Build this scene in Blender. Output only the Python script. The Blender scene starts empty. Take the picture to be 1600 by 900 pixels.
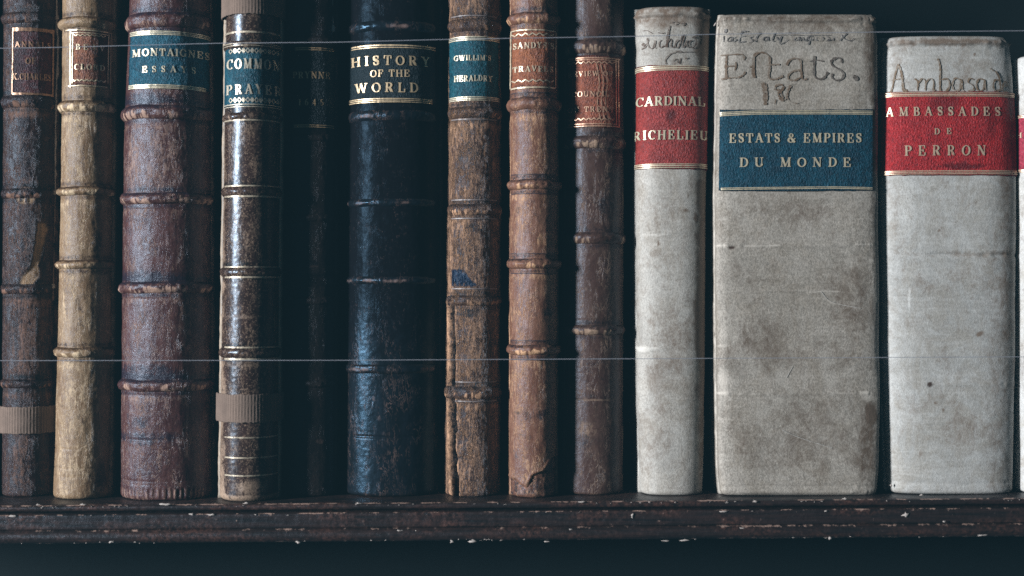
import bpy, math, random
import numpy as np
from mathutils import Vector
R = math.radians
random.seed(7)
# ------------------------------------------------------------------ camera, world, light, exposure
K = 0.0004            # metres per unit of the working grid (0.4 mm)
F = 2250.0            # camera distance in grid units
scn = bpy.context.scene
COL = scn.collection
cam_d = bpy.data.cameras.new('camera'); cam_d.lens = 36 * F / 1600; cam_d.sensor_width = 36
cam_d.clip_start = 0.01; cam_d.clip_end = 50
cam_d.dof.use_dof = True; cam_d.dof.focus_distance = (F - 8) * K; cam_d.dof.aperture_fstop = 2.2
cam = bpy.data.objects.new('camera', cam_d); COL.objects.link(cam)
cam.location = (0, -F * K, 0); cam.rotation_euler = (R(90), 0, 0)
scn.camera = cam
world = bpy.data.worlds.new('World'); scn.world = world; world.use_nodes = True
bg = world.node_tree.nodes['Background']
bg.inputs['Color'].default_value = (0.36, 0.62, 0.82, 1); bg.inputs['Strength'].default_value = 0.025

def area(name, loc, target, size, sy, power, color):
    d = bpy.data.lights.new(name, 'AREA'); d.shape = 'RECTANGLE'; d.size = size; d.size_y = sy
    d.energy = power; d.color = color
    o = bpy.data.objects.new(name, d); COL.objects.link(o); o.location = loc
    o.rotation_euler = (Vector(target) - Vector(loc)).to_track_quat('-Z', 'Y').to_euler()
    return o
KEY_AZ, KEY_EL, KEY_D = R(60), R(8), 4.0
area('window_light', (-KEY_D * math.sin(KEY_AZ) * math.cos(KEY_EL) + .1, -KEY_D * math.cos(KEY_AZ) * math.cos(KEY_EL), KEY_D * math.sin(KEY_EL)),
     (.1, 0, 0), 0.5, 0.8, 282, (0.965, 0.98, 1.0))
scn.view_settings.view_transform = 'Standard'; scn.view_settings.look = 'None'
scn.view_settings.exposure = 0; scn.view_settings.gamma = 1
scn.cycles.use_denoising = False; scn.cycles.max_bounces = 6; scn.cycles.diffuse_bounces = 2; scn.cycles.volume_bounces = 0

# ------------------------------------------------------------------ numpy noise
def _h(ix, iy, seed):
    n = (ix.astype(np.int64) * 374761393 + iy.astype(np.int64) * 668265263 + seed * 1442695041) & 0xffffffff
    n = ((n ^ (n >> 13)) * 1274126177) & 0xffffffff
    n = ((n ^ (n >> 16)) * 2246822519) & 0xffffffff
    return ((n ^ (n >> 15)) & 0xffffff) / float(0xffffff)
def vn(x, y, seed=0):
    x = np.asarray(x, float); y = np.asarray(y, float)
    x, y = np.broadcast_arrays(x, y)
    ix = np.floor(x); iy = np.floor(y); fx = x - ix; fy = y - iy
    fx = fx * fx * (3 - 2 * fx); fy = fy * fy * (3 - 2 * fy)
    a = _h(ix, iy, seed); b = _h(ix + 1, iy, seed); c = _h(ix, iy + 1, seed); d = _h(ix + 1, iy + 1, seed)
    return (a * (1 - fx) + b * fx) * (1 - fy) + (c * (1 - fx) + d * fx) * fy
def fbm(x, y, o=4, seed=0):
    s = 0; a = .5; t = 0
    for i in range(o):
        s = s + a * vn(x, y, seed + i * 17); t += a; a *= .5; x = np.asarray(x) * 2.03; y = np.asarray(y) * 2.03
    return s / t
def ridge(x, y, o=3, seed=0):
    s = 0; a = .5; t = 0
    for i in range(o):
        s = s + a * (1 - np.abs(2 * vn(x, y, seed + i * 31) - 1)); t += a; a *= .5; x = np.asarray(x) * 2.03; y = np.asarray(y) * 2.03
    return s / t
def sstep(a, b, x):
    t = np.clip((x - a) / (b - a), 0, 1); return t * t * (3 - 2 * t)

# ------------------------------------------------------------------ object helpers
def link(name, me, mats, parent=None):
    o = bpy.data.objects.new(name, me); COL.objects.link(o)
    for m in (mats if isinstance(mats, (list, tuple)) else [mats]): me.materials.append(m)
    if parent is not None: o.parent = parent
    return o
def mesh(name, v, f, smooth=True):
    me = bpy.data.meshes.new(name)
    fl = f if isinstance(f, list) else f.tolist(); fl = [[int(q) for q in g] for g in fl]
    me.from_pydata(np.asarray(v, float).reshape(-1, 3).tolist(), [], fl)
    me.update()
    if smooth: me.polygons.foreach_set('use_smooth', [True] * len(me.polygons))
    return me
def gridfaces(nr, nc, flip=False):
    i = np.arange(nr - 1)[:, None] * nc + np.arange(nc - 1)[None, :]
    i = i.ravel()
    q = np.stack([i, i + 1, i + nc + 1, i + nc], 1)
    return q[:, ::-1] if flip else q
def attr(me, name, arr):
    arr = np.asarray(arr)
    if arr.size != len(me.vertices): print('SIZE', me.name, name, arr.shape, len(me.vertices))
    a = me.attributes.new(name, 'FLOAT', 'POINT'); a.data.foreach_set('value', np.ascontiguousarray(arr.ravel(), dtype=np.float32))
def tag(o, label=None, cat=None, group=None, kind=None):
    if label: o['label'] = label
    if cat: o['category'] = cat
    if group: o['group'] = group
    if kind: o['kind'] = kind
    return o
def empty(name, loc):
    o = bpy.data.objects.new(name, None); COL.objects.link(o); o.location = loc; o.empty_display_size = .01
    return o

# ------------------------------------------------------------------ materials
class NT:
    def __init__(s, name):
        s.m = bpy.data.materials.new(name); s.m.use_nodes = True
        s.t = s.m.node_tree; s.n = s.t.nodes; s.l = s.t.links
        s.b = s.n['Principled BSDF']
        s.tc = s.n.new('ShaderNodeTexCoord')
    def mapping(s, scale, off=(0, 0, 0)):
        m = s.n.new('ShaderNodeMapping'); m.inputs['Scale'].default_value = scale; m.inputs['Location'].default_value = off
        s.l.new(s.tc.outputs['Object'], m.inputs['Vector']); return m.outputs[0]
    def noise(s, scale, detail=3, rough=.6, off=(0, 0, 0), dist=0):
        n = s.n.new('ShaderNodeTexNoise'); n.inputs['Scale'].default_value = 1
        n.inputs['Detail'].default_value = detail; n.inputs['Roughness'].default_value = rough; n.inputs['Distortion'].default_value = dist
        s.l.new(s.mapping(scale, off), n.inputs['Vector']); return n.outputs['Fac']
    def voro(s, scale, off=(0, 0, 0), feature='DISTANCE_TO_EDGE'):
        n = s.n.new('ShaderNodeTexVoronoi'); n.feature = feature; n.inputs['Scale'].default_value = 1
        s.l.new(s.mapping(scale, off), n.inputs['Vector']); return n.outputs['Distance']
    def ramp(s, inp, a, b, lo=0., hi=1.):
        n = s.n.new('ShaderNodeMapRange'); n.inputs['From Min'].default_value = a; n.inputs['From Max'].default_value = b
        n.inputs['To Min'].default_value = lo; n.inputs['To Max'].default_value = hi
        s.put(inp, n.inputs['Value']); return n.outputs[0]
    def put(s, v, sock):
        if isinstance(v, bpy.types.NodeSocket): s.l.new(v, sock)
        elif isinstance(v, (tuple, list)) and len(v) == 3: sock.default_value = (*v, 1)
        else: sock.default_value = v
    def mix(s, fac, a, b, mode='MIX'):
        n = s.n.new('ShaderNodeMix'); n.data_type = 'RGBA'; n.blend_type = mode
        s.put(fac, n.inputs[0]); s.put(a, n.inputs[6]); s.put(b, n.inputs[7]); return n.outputs[2]
    def math(s, op, a, b=0.):
        n = s.n.new('ShaderNodeMath'); n.operation = op; s.put(a, n.inputs[0]); s.put(b, n.inputs[1]); return n.outputs[0]
    def attr(s, name):
        n = s.n.new('ShaderNodeAttribute'); n.attribute_name = name; return n.outputs['Fac']
    def bump(s, h, strength, dist=.0004, prev=None):
        n = s.n.new('ShaderNodeBump'); n.inputs['Strength'].default_value = strength; n.inputs['Distance'].default_value = dist
        s.put(h, n.inputs['Height'])
        if prev is not None: s.l.new(prev, n.inputs['Normal'])
        return n.outputs[0]
    def out(s, col, rough, nor=None, spec=.5, coat=0, metal=0):
        s.put(col, s.b.inputs['Base Color']); s.put(rough, s.b.inputs['Roughness'])
        s.b.inputs['Specular IOR Level'].default_value = spec
        s.b.inputs['Coat Weight'].default_value = coat; s.b.inputs['Coat Roughness'].default_value = .3
        s.put(metal, s.b.inputs['Metallic'])
        if nor is not None: s.l.new(nor, s.b.inputs['Normal'])
        return s.m

def leather(name, c1, c2, cw, cd, ct=(.42, .27, .15), rough=.38, seed=0, streak=.5, fine=.5, spec=.28, coat=.0, crackle=0., speck=0., bump=.5, tint=(.62, .8, 1.), sheen_cut=0.):
    """old calf: blotches c1/c2, dark stains cd, rubbed wear cw, torn raw leather ct"""
    t = NT(name); o = (seed * 1.7, seed * 2.3, seed * 3.1)
    blot = t.ramp(t.noise((85, 85, 60), 5, .75, o, .6), .42, .58)
    col = t.mix(blot, c1, c2)
    st = t.noise((620, 620, 120), 5, .75, o, .6)                    # rubbing along the spine
    gr = t.noise((820, 820, 640), 3, .8, o)                      # grain
    sp = t.noise((330, 330, 260), 5, .8, o, .5)
    mt = t.noise((190, 190, 150), 5, .75, (o[2], o[0], o[1]), .8)
    wv = t.math('ADD', t.attr('wear_shading'), t.math('MULTIPLY', t.math('SUBTRACT', st, .5), 3.0 * streak))
    wv = t.math('ADD', wv, t.math('MULTIPLY', t.math('SUBTRACT', gr, .5), 3.4 * fine))
    wv = t.math('ADD', wv, t.math('MULTIPLY', t.math('SUBTRACT', mt, .5), 1.8))
    wm = t.ramp(wv, .42, 1.12)
    col = t.mix(wm, col, cw)
    # thin craquelure: the zero line of a warped noise
    ln_ = t.noise((330, 330, 105), 4, .62, (o[1], o[2], o[0]), 1.4)
    line = t.ramp(t.math('ABSOLUTE', t.math('SUBTRACT', ln_, .5)), .0, .028, 1, 0)
    lm = t.ramp(t.noise((140, 140, 60), 3, .6, o), .45, .6)
    line = t.math('MULTIPLY', line, lm)
    col = t.mix(t.math('MULTIPLY', line, .75), col, cw)
    dv = t.math('ADD', t.attr('stain_shading'), t.math('MULTIPLY', t.math('SUBTRACT', sp, .5), 1.8))
    dv = t.math('ADD', dv, t.math('MULTIPLY', t.math('SUBTRACT', mt, .5), 2.6))
    dv = t.math('ADD', dv, t.math('MULTIPLY', t.math('SUBTRACT', gr, .5), 2.2))
    col = t.mix(t.ramp(dv, .12, .9), col, cd)
    h = t.math('ADD', t.math('MULTIPLY', gr, .35), t.math('MULTIPLY', st, .8 * streak))
    h = t.math('ADD', h, t.math('MULTIPLY', sp, .7))
    h = t.math('SUBTRACT', h, t.math('MULTIPLY', line, .3))
    if speck:
        s1 = t.noise((900, 900, 900), 2, .8, o)
        col = t.mix(t.math('MULTIPLY', t.ramp(s1, .56, .66), speck), col, cw)
    if crackle:
        ck = t.noise((800, 800, 150), 3, .7, o, 1.6)
        cm = t.ramp(t.math('ABSOLUTE', t.math('SUBTRACT', ck, .5)), .0, .06, 1, 0)
        brk = t.ramp(t.noise((200, 200, 120), 4, .7, o), .44, .56)
        cm = t.math('MULTIPLY', cm, brk)
        col = t.mix(t.math('MULTIPLY', cm, crackle), col, cw)
        h = t.math('ADD', h, t.math('MULTIPLY', cm, 1.0 * crackle))
    col = t.mix(t.attr('tear'), col, t.mix(st, tuple(x * .55 for x in ct), ct))
    rg = t.math('ADD', rough - .16, t.math('MULTIPLY', sp, .25))
    rg = t.math('ADD', rg, t.math('MULTIPLY', wm, .35))
    t.b.inputs['Specular Tint'].default_value = (*tint, 1)
    m_ = t.out(col, rg, t.bump(h, min(1, bump * 1.5), .00055), spec, coat)
    if sheen_cut: t.put(t.math('MULTIPLY', t.math('SUBTRACT', 1., t.math('MULTIPLY', t.attr('stain_shading'), sheen_cut)), spec), t.b.inputs['Specular IOR Level'])
    return m_

def vellum(name, c1, c2, cs, seed=0, contrast=.5):
    t = NT(name); o = (seed * 1.7, seed * 2.3, seed * 3.1)
    big = t.ramp(t.noise((26, 26, 18), 6, .75, o, .8), .42, .58)
    col = t.mix(big, c1, c2)
    warm = t.ramp(t.noise((48, 48, 30), 6, .78, (o[1], o[2], o[0]), 1.), .44, .6)
    col = t.mix(t.math('MULTIPLY', warm, .75), col, tuple(x * y for x, y in zip(c1, (.80, .73, .65))))
    hor = t.ramp(t.noise((30, 30, 260), 5, .75, o, .5), .47, .66)
    col = t.mix(t.math('MULTIPLY', hor, .38), col, tuple(min(1, x * 1.25) for x in c2))
    gr = t.noise((1150, 1150, 800), 3, .85, o)
    col = t.mix(t.ramp(gr, .40, .60), t.mix(contrast * .9, col, tuple(x * .35 for x in c1)), t.mix(contrast * .6, col, tuple(min(1, x * 1.35) for x in c2)))
    fib = t.noise((480, 480, 170), 5, .8, o, 1.8)
    col = t.mix(t.math('MULTIPLY', t.ramp(fib, .52, .64), .7 * contrast + .1), col, tuple(x * .55 for x in c1))
    sp = t.noise((260, 260, 220), 5, .8, o, .8)
    mt = t.noise((80, 80, 60), 6, .8, o, 1.)
    dv = t.math('ADD', t.attr('stain_shading'), t.math('MULTIPLY', t.math('SUBTRACT', sp, .5), 1.6))
    dv = t.math('ADD', dv, t.math('MULTIPLY', t.math('SUBTRACT', mt, .5), 2.6))
    col = t.mix(t.ramp(dv, .1, 1.0), col, cs)
    lv = t.math('ADD', t.attr('wear_shading'), t.math('MULTIPLY', t.math('SUBTRACT', gr, .5), .9))
    col = t.mix(t.ramp(lv, .3, 1.0), col, tuple(min(.85, x * 1.4) for x in c2))
    col = t.mix(t.attr('tear'), col, (.07, .045, .035))
    h = t.math('ADD', t.math('MULTIPLY', gr, .5), t.math('MULTIPLY', sp, .6))
    return t.out(col, .55, t.bump(h, .6, .0006), .25, .0)

def label_mat(name, c, cd, seed=0, rough=.42, wearc=None):
    t = NT(name); o = (seed * 1.3, seed * 2.9, seed * 1.1)
    b = t.ramp(t.noise((150, 150, 120), 6, .8, o, .6), .42, .6)
    col = t.mix(b, c, cd)
    cr = t.noise((560, 560, 360), 4, .8, o, 1.4)
    col = t.mix(t.math('MULTIPLY', t.ramp(cr, .56, .72), .45), col, wearc or tuple(min(.8, x * 1.7 + .03) for x in c))
    g = t.noise((800, 800, 700), 3, .85, o)
    col = t.mix(t.math('MULTIPLY', t.ramp(g, .48, .62), .75), col, tuple(x * .4 for x in cd))
    col = t.mix(t.attr('stain_shading'), col, tuple(x * .25 for x in cd))
    vor = t.voro((650, 650, 420), o)
    h = t.math('ADD', t.math('MULTIPLY', cr, .7), t.math('MULTIPLY', vor, .7))
    t.b.inputs['Specular Tint'].default_value = (.7, .85, 1, 1)
    return t.out(col, rough, t.bump(h, 1., .0009), .3, .0)

def gold_mat(name, under, g=(.74, .62, .42), worn=.42, seed=0):
    t = NT(name); o = (seed * 3.3, seed, seed * 2.2)
    n = t.noise((900, 900, 800), 3, .8, o); m = t.noise((160, 160, 120), 3, .6, o)
    v = t.math('ADD', t.math('MULTIPLY', n, .6), t.math('MULTIPLY', m, .4))
    f = t.ramp(v, worn - .05, worn + .07)
    col = t.mix(f, under, t.mix(n, tuple(x * .7 for x in g), g))
    return t.out(col, .38, t.bump(n, .4, .0003), .5, 0, t.math('MULTIPLY', f, .35))

def ink_mat(name, under, ink, worn=.4, seed=0):
    t = NT(name); o = (seed * 3.3, seed, seed * 2.2)
    n = t.noise((1100, 1100, 900), 3, .8, o); m = t.noise((120, 120, 90), 3, .6, o)
    v = t.math('ADD', t.math('MULTIPLY', n, .65), t.math('MULTIPLY', m, .35))
    return t.out(t.mix(t.ramp(v, worn - .09, worn + .12), under, ink), .6, None, .2)

def plain(name, c, rough=.6, spec=.4, var=.3, scale=900, metal=0):
    t = NT(name)
    n = t.noise((scale, scale, scale), 3, .7)
    return t.out(t.mix(n, tuple(x * (1 - var) for x in c), tuple(min(1, x * (1 + var)) for x in c)), rough, t.bump(n, .3, .0003), spec, 0, metal)

# ------------------------------------------------------------------ shelf line
def zshelf(x):                     # the board sags a touch: height of its top at grid x
    return -(329.5 - 12.0 * (x + 800) / 1600.0)

# ------------------------------------------------------------------ a book's spine as a parametric surface
class Book:
    def __init__(b, label, prof, top, y0=0., D=30., p=2., ow=(3, 3), mat=None, seed=0, cat='book', group='old books standing in a row on the shelf', depth=380, r=5., name='book', bottom_gap=0.):
        b.prof = prof; b.y0 = y0; b.D = D; b.p = p; b.ow = ow; b.mat = mat; b.seed = seed; b.r = r
        cx = (prof[-1][1] + prof[-1][2]) / 2 - 800
        b.k = (F + y0 + D) / F; b.kz = (F + y0) / F
        b.zb = zshelf(cx * b.k) + bottom_gap; b.zt = (450 - top) * b.kz
        b.dispf = None; b.depth = depth
        b.org = np.array([cx * b.k, y0 + D, b.zb])
        b.root = tag(empty(name, tuple(b.org * K)), label, cat, group)
    def edges(b, z):
        py = 450 - z / b.kz
        P = b.prof
        l = np.interp(py, [q[0] for q in P], [q[1] for q in P]) - 800
        r = np.interp(py, [q[0] for q in P], [q[2] for q in P]) - 800
        l = l * b.k + b.ow[0]; r = r * b.k - b.ow[1]
        return (l + r) / 2, (r - l) / 2
    def pos(b, s, z, off=0.):
        s, z = np.broadcast_arrays(np.asarray(s, float), np.asarray(z, float))
        c, a = b.edges(z)
        sn = np.sin(np.pi / 2 * np.clip(s, -1, 1)); cs = np.abs(np.cos(np.pi / 2 * np.clip(s, -1, 1)))
        sx = np.sign(sn) * np.abs(sn) ** (2 / b.p); cy = cs ** (2 / b.p)
        nx = np.sign(sx) * np.abs(sx) ** (b.p - 1) / a; ny = -(cy ** (b.p - 1)) / b.D
        L = np.sqrt(nx * nx + ny * ny) + 1e-9; nx /= L; ny /= L
        x = c + a * sx; y = b.y0 + b.D * (1 - cy)
        return x + nx * off, y + ny * off, z + 0 * x
    def proj(b, x, y, z):
        return 800 + x * F / (F + y), 450 - z * F / (F + y)
    def u(b, s, z):
        c, a = b.edges(z); return s * a * 1.35
    def disp(b, s, z):
        u = b.u(s, z); py = 450 - z / b.kz
        x, y, zz = b.pos(s, z); px, _ = b.proj(x, y, zz)
        if b.dispf is None: return 0 * px
        return b.dispf(u, px, py)
    def find_s(b, px, z):
        lo = np.full(px.shape, -1.); hi = np.full(px.shape, 1.)
        for i in range(26):
            m = (lo + hi) / 2; x, y, zz = b.pos(m, z); q = 800 + x * F / (F + y)
            g = q < px; lo = np.where(g, m, lo); hi = np.where(g, hi, m)
        return (lo + hi) / 2
    def loc(b, x, y, z):
        return (np.stack([x, y, z], -1).reshape(-1, 3) - b.org) * K
    # --- pieces
    def spine(b, rs=1.7, cs=1.9, attrs=None, name='spine'):
        nr = int((b.zt - b.zb) / rs); c, a = b.edges((b.zb + b.zt) / 2); nc = int(2 * a * 1.35 / cs) + 1
        z = np.linspace(b.zb, b.zt, nr); e = np.minimum(z - b.zb, b.zt - z)
        # denser rows at the ends
        s = np.linspace(-1, 1, nc)
        S, Z = np.meshgrid(s, z)
        d = b.disp(S, Z)
        q = np.clip(1 - e / b.r, 0, 1); d = d - (b.r * (1 - np.sqrt(1 - np.minimum(q, 1) ** 2)))[:, None]
        X, Y, Zz = b.pos(S, Z, d)
        # joints running back at both sides
        ex = []
        for k, (dy, dx) in enumerate(((3, -1.5), (9, -2.5), (20, -1.))):
            ex.append((dy, dx))
        XL = [X[:, :1] - dx for dy, dx in ex][::-1]; YL = [Y[:, :1] + dy for dy, dx in ex][::-1]
        XR = [X[:, -1:] + dx for dy, dx in ex]; YR = [Y[:, -1:] + dy for dy, dx in ex]
        X = np.hstack(XL + [X] + XR); Y = np.hstack(YL + [Y] + YR); Zz = np.hstack([Zz[:, :1]] * 3 + [Zz] + [Zz[:, -1:]] * 3)
        S = np.hstack([S[:, :1]] * 3 + [S] + [S[:, -1:]] * 3); Z = np.hstack([Z[:, :1]] * 3 + [Z] + [Z[:, -1:]] * 3)
        # turned in at head and tail
        cxm = X.mean(1, keepdims=True)
        def cap(i): return (X[[i]] * .75 + cxm[[i]] * .25, Y[[i]] * .5 + (b.y0 + b.D + 20) * .5, Zz[[i]])
        x0, y0, z0 = cap(0); x1, y1, z1 = cap(-1)
        X = np.vstack([x0, X, x1]); Y = np.vstack([y0, Y, y1]); Zz = np.vstack([z0 + 1, Zz, z1 - 1])
        S = np.vstack([S[:1], S, S[-1:]]); Z = np.vstack([Z[:1], Z, Z[-1:]])
        me = mesh(name, b.loc(X, Y, Zz), gridfaces(*X.shape))
        b.attrs(me, S, Z, attrs)
        return link(name, me, b.mat, b.root)
    def attrs(b, me, S, Z, fn):
        u = b.u(S, Z); py = 450 - Z / b.kz; x, y, zz = b.pos(S, Z); px, _ = b.proj(x, y, zz)
        w, st, te = fn(u, px, py) if fn else (0 * px, 0 * px, 0 * px)
        for n, v in (('wear_shading', w), ('stain_shading', st), ('tear', te)): attr(me, n, np.broadcast_to(v, S.shape) + 0 * S)
    def band(b, py, hh, H, attrs=None, sr=(-1, 1), shape=2.6, name='raised_band', mat=None, tilt=0., wob=.6):
        z0 = (450 - py) * b.kz; c, a = b.edges(z0)
        nr = max(12, int(hh * 2 / .8)); nc = int((sr[1] - sr[0]) * a * 1.35 / 1.9) + 1
        S, V = np.meshgrid(np.linspace(sr[0], sr[1], nc), np.linspace(-1.15, 1.15, nr))
        Z = z0 + V * hh + tilt * S + wob * 2 * (vn(S * 4, 0 * S + py, b.seed) - .5)
        prof = np.clip(1 - np.abs(V) ** shape, -1, 1)
        n = fbm(S * 9 + py, V * 1.2, 3, b.seed + 5) - .5
        d = b.disp(S, Z) + prof * H * 1.2 * (1 + .5 * n) + n * .8 + .9 * (vn(S * a / 2.2, V * 1.5, b.seed + 9) - .5) * np.clip(1 - V * V, 0, 1)
        X, Y, Zz = b.pos(S, Z, d)
        me = mesh(name, b.loc(X, Y, Zz), gridfaces(*X.shape))
        u = b.u(S, Z)
        w, st, te = attrs(u, V, S) if attrs else (0 * S, 0 * S, 0 * S)
        for nme, v in (('wear_shading', w), ('stain_shading', st), ('tear', te)): attr(me, nme, v + 0 * S)
        return link(name, me, mat or b.mat, b.root)
    def patch(b, x0, x1, y0, y1, off, mat, name='label_panel', parent=None, rag=.8, th=1.2, slope=0., attrs=None, bow=0.):
        """a piece of leather pasted on the spine between photo columns x0..x1 and rows y0..y1"""
        za = (450 - y0) * b.kz; zc = (450 - y1) * b.kz; zm = (za + zc) / 2
        s0, s1 = b.find_s(np.array([float(x0), float(x1)]), zm)
        c, a = b.edges(zm)
        nc = max(6, int((s1 - s0) * a * 1.35 / 1.15)); nr = max(4, int(abs(za - zc) / 1.15))
        cu = np.concatenate([[0, 0], np.linspace(0, 1, nc), [1, 1]]); cv = np.concatenate([[0, 0], np.linspace(0, 1, nr), [1, 1]])
        U, V = np.meshgrid(cu, cv)
        S = s0 + (s1 - s0) * U; Z = za + (zc - za) * V
        su = 2 * U - 1; sv = 2 * V - 1
        S = S + rag / a * (vn(Z / 6., 0 * Z + b.seed, 3) - .5) * 1.6 * np.abs(su) ** 3
        Z = Z + rag * (vn(S * a / 6., 0 * S + b.seed, 4) - .5) * 2 * np.abs(sv) ** 3 - slope * su + bow * (1 - su * su)
        S = np.clip(S, -1, 1)
        o = np.full(S.shape, off); o[0, :] = o[-1, :] = -.6; o[:, 0] = o[:, -1] = -.6
        o[1, 1:-1] = o[-2, 1:-1] = off * .5; 
        X, Y, Zz = b.pos(S, Z, b.disp(S, Z) + o)
        me = mesh(name, b.loc(X, Y, Zz), gridfaces(*X.shape, flip=True))
        e = np.minimum((1 - np.abs(su)) * (s1 - s0) * a * .6, (1 - np.abs(sv)) * abs(za - zc) / 2)
        es = .75 * (1 - sstep(.5, 5., e + 4 * (fbm(S * a / 5, Z / 5., 2, b.seed) - .5))) 
        fn = attrs or (lambda u, px, py: (0 * px, 0 * px, 0 * px))
        b.attrs(me, S, Z, lambda u, px, py: (lambda q: (q[0], np.maximum(q[1], es), q[2]))(fn(u, px, py)))
        return link(name, me, mat, parent or b.root)
    def ribbons(b, strokes, off, mat, name, parent=None, jit=.0, one=False):
        if name in ('gilt_rule', 'tooled_line', 'scratch', 'label_crease') and not one:
            for k, q in enumerate(strokes): b.ribbons([q], off + .03 * k, mat, name, parent, jit, True)
            return
        """strokes in photo grid coordinates [(pts, widths)] laid on the surface as flat print"""
        V = []; Fs = []; base = 0; PX = []; PY = []; OF = []
        for k, (pts, wd) in enumerate(strokes):
            P = np.array(pts, float); w = np.array(wd, float) if np.ndim(wd) else np.full(len(P), float(wd))
            seg = np.hypot(*(P[1:] - P[:-1]).T); cum = np.concatenate([[0], np.cumsum(seg)])
            n = max(2, int(cum[-1] / 1.1) + 1); tt = np.linspace(0, cum[-1], n)
            Q = np.stack([np.interp(tt, cum, P[:, 0]), np.interp(tt, cum, P[:, 1])], 1); W = np.interp(tt, cum, w) / 2
            T = np.gradient(Q, axis=0); T /= (np.hypot(T[:, 0], T[:, 1])[:, None] + 1e-9); N = np.stack([-T[:, 1], T[:, 0]], 1)
            if jit: W = W * (1 + jit * (2 * vn(tt / 2.2, 0 * tt + k, 9) - 1))
            for sgn in (-1, 0, 1):
                A = Q + N * (W * sgn)[:, None]; PX.append(A[:, 0]); PY.append(A[:, 1]); OF.append(np.full(n, off + .75 + .02 * (k % 7)))
            for sgn in range(2):
                for i in range(n - 1):
                    a0 = base + sgn * n + i; Fs.append((a0, a0 + 1, a0 + n + 1, a0 + n))
            base += 3 * n
        px = np.concatenate(PX); py = np.concatenate(PY); of = np.concatenate(OF)
        z = (450 - py) * b.kz; s = b.find_s(px, z)
        for _ in range(3):                       # rows as the lens sees them: account for the curve's depth
            X, Y, Z = b.pos(s, z); z = (450 - py) * (F + b.y0 + 0.0) / F; s = b.find_s(px, z)
        X, Y, Z = b.pos(s, z, b.disp(s, z) + of)
        me = mesh(name, b.loc(X, Y, Z), [f[::-1] for f in Fs])
        return link(name, me, mat, parent or b.root)
    def boards(b, mat=None, edge=.9, gap=6.):
        for side in (-1, 1):
            z = np.arange(b.zb, b.zt + 4, 5.)
            c, a = b.edges(z)
            ow = b.ow[0] if side < 0 else b.ow[1]
            outer = a + ow
            prof = [(-16, gap + 1), (-7, gap), (-3.4, gap + .4), (-1.4, gap + 1.6), (-.3, gap + 4), (0, gap + 8), (0, gap + 20), (-.5, 120), (0, b.depth * .8), (-1, b.depth), (-9, b.depth), (-12, gap + 14)]
            rows = []
            for i, zz in enumerate(z):
                n = float(vn(zz / 9., side * 3.3 + b.seed, 5)) - .5; n2 = float(vn(zz / 31., side * 5.3 + b.seed, 6)) - .5
                rows.append([((c[i] + side * (outer[i] + dx + (n * edge + n2 * edge * 1.5) * (1 if dy < gap + 25 else 0))), b.y0 + b.D + dy + n * edge, zz) for dx, dy in prof])
            A = np.array(rows); top = A[-1:].copy(); bot = A[:1].copy()
            nr, nc = A.shape[:2]
            v = (A.reshape(-1, 3) - b.org) * K
            fs = gridfaces(nr, nc, flip=side > 0).tolist()
            fs += [[i * nc + nc - 1, i * nc, (i + 1) * nc, (i + 1) * nc + nc - 1][::(-1 if side > 0 else 1)] for i in range(nr - 1)]
            fs.append(list(range(nc))[::(1 if side > 0 else -1)]); fs.append([(nr - 1) * nc + i for i in range(nc)][::(-1 if side > 0 else 1)])
            me = mesh('cover_board', v, fs)
            zz = A[:, :, 2]
            attr(me, 'wear_shading', np.tile(np.array([.2, .5, .75, .8, .6, .3, 0, 0, 0, 0, 0, 0]), (nr, 1)) * (.35 + .9 * vn(zz / 12, zz * 0, b.seed)))
            attr(me, 'stain_shading', 0 * zz); attr(me, 'tear', 0 * zz)
            link('cover_board', me, mat or b.mat, b.root)
        # leaves
        c0, a0 = b.edges(b.zb + 8); c1, a1 = b.edges(b.zt - 8)
        y0 = b.y0 + b.D + 26; y1 = b.y0 + b.D + b.depth - 10
        v = []
        for c, a, z in ((c0, a0, b.zb + 5), (c1, a1, b.zt - 9)):
            for yy in (y0, y1):
                for sx in (-1, 1): v.append((c + sx * (a - 9), yy, z))
        v = (np.array(v) - b.org) * K
        link('page_block', mesh('page_block', v, [(0, 1, 3, 2), (4, 6, 7, 5), (0, 4, 5, 1), (2, 3, 7, 6), (0, 2, 6, 4), (1, 5, 7, 3)], False), M_PAGE, b.root)

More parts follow.
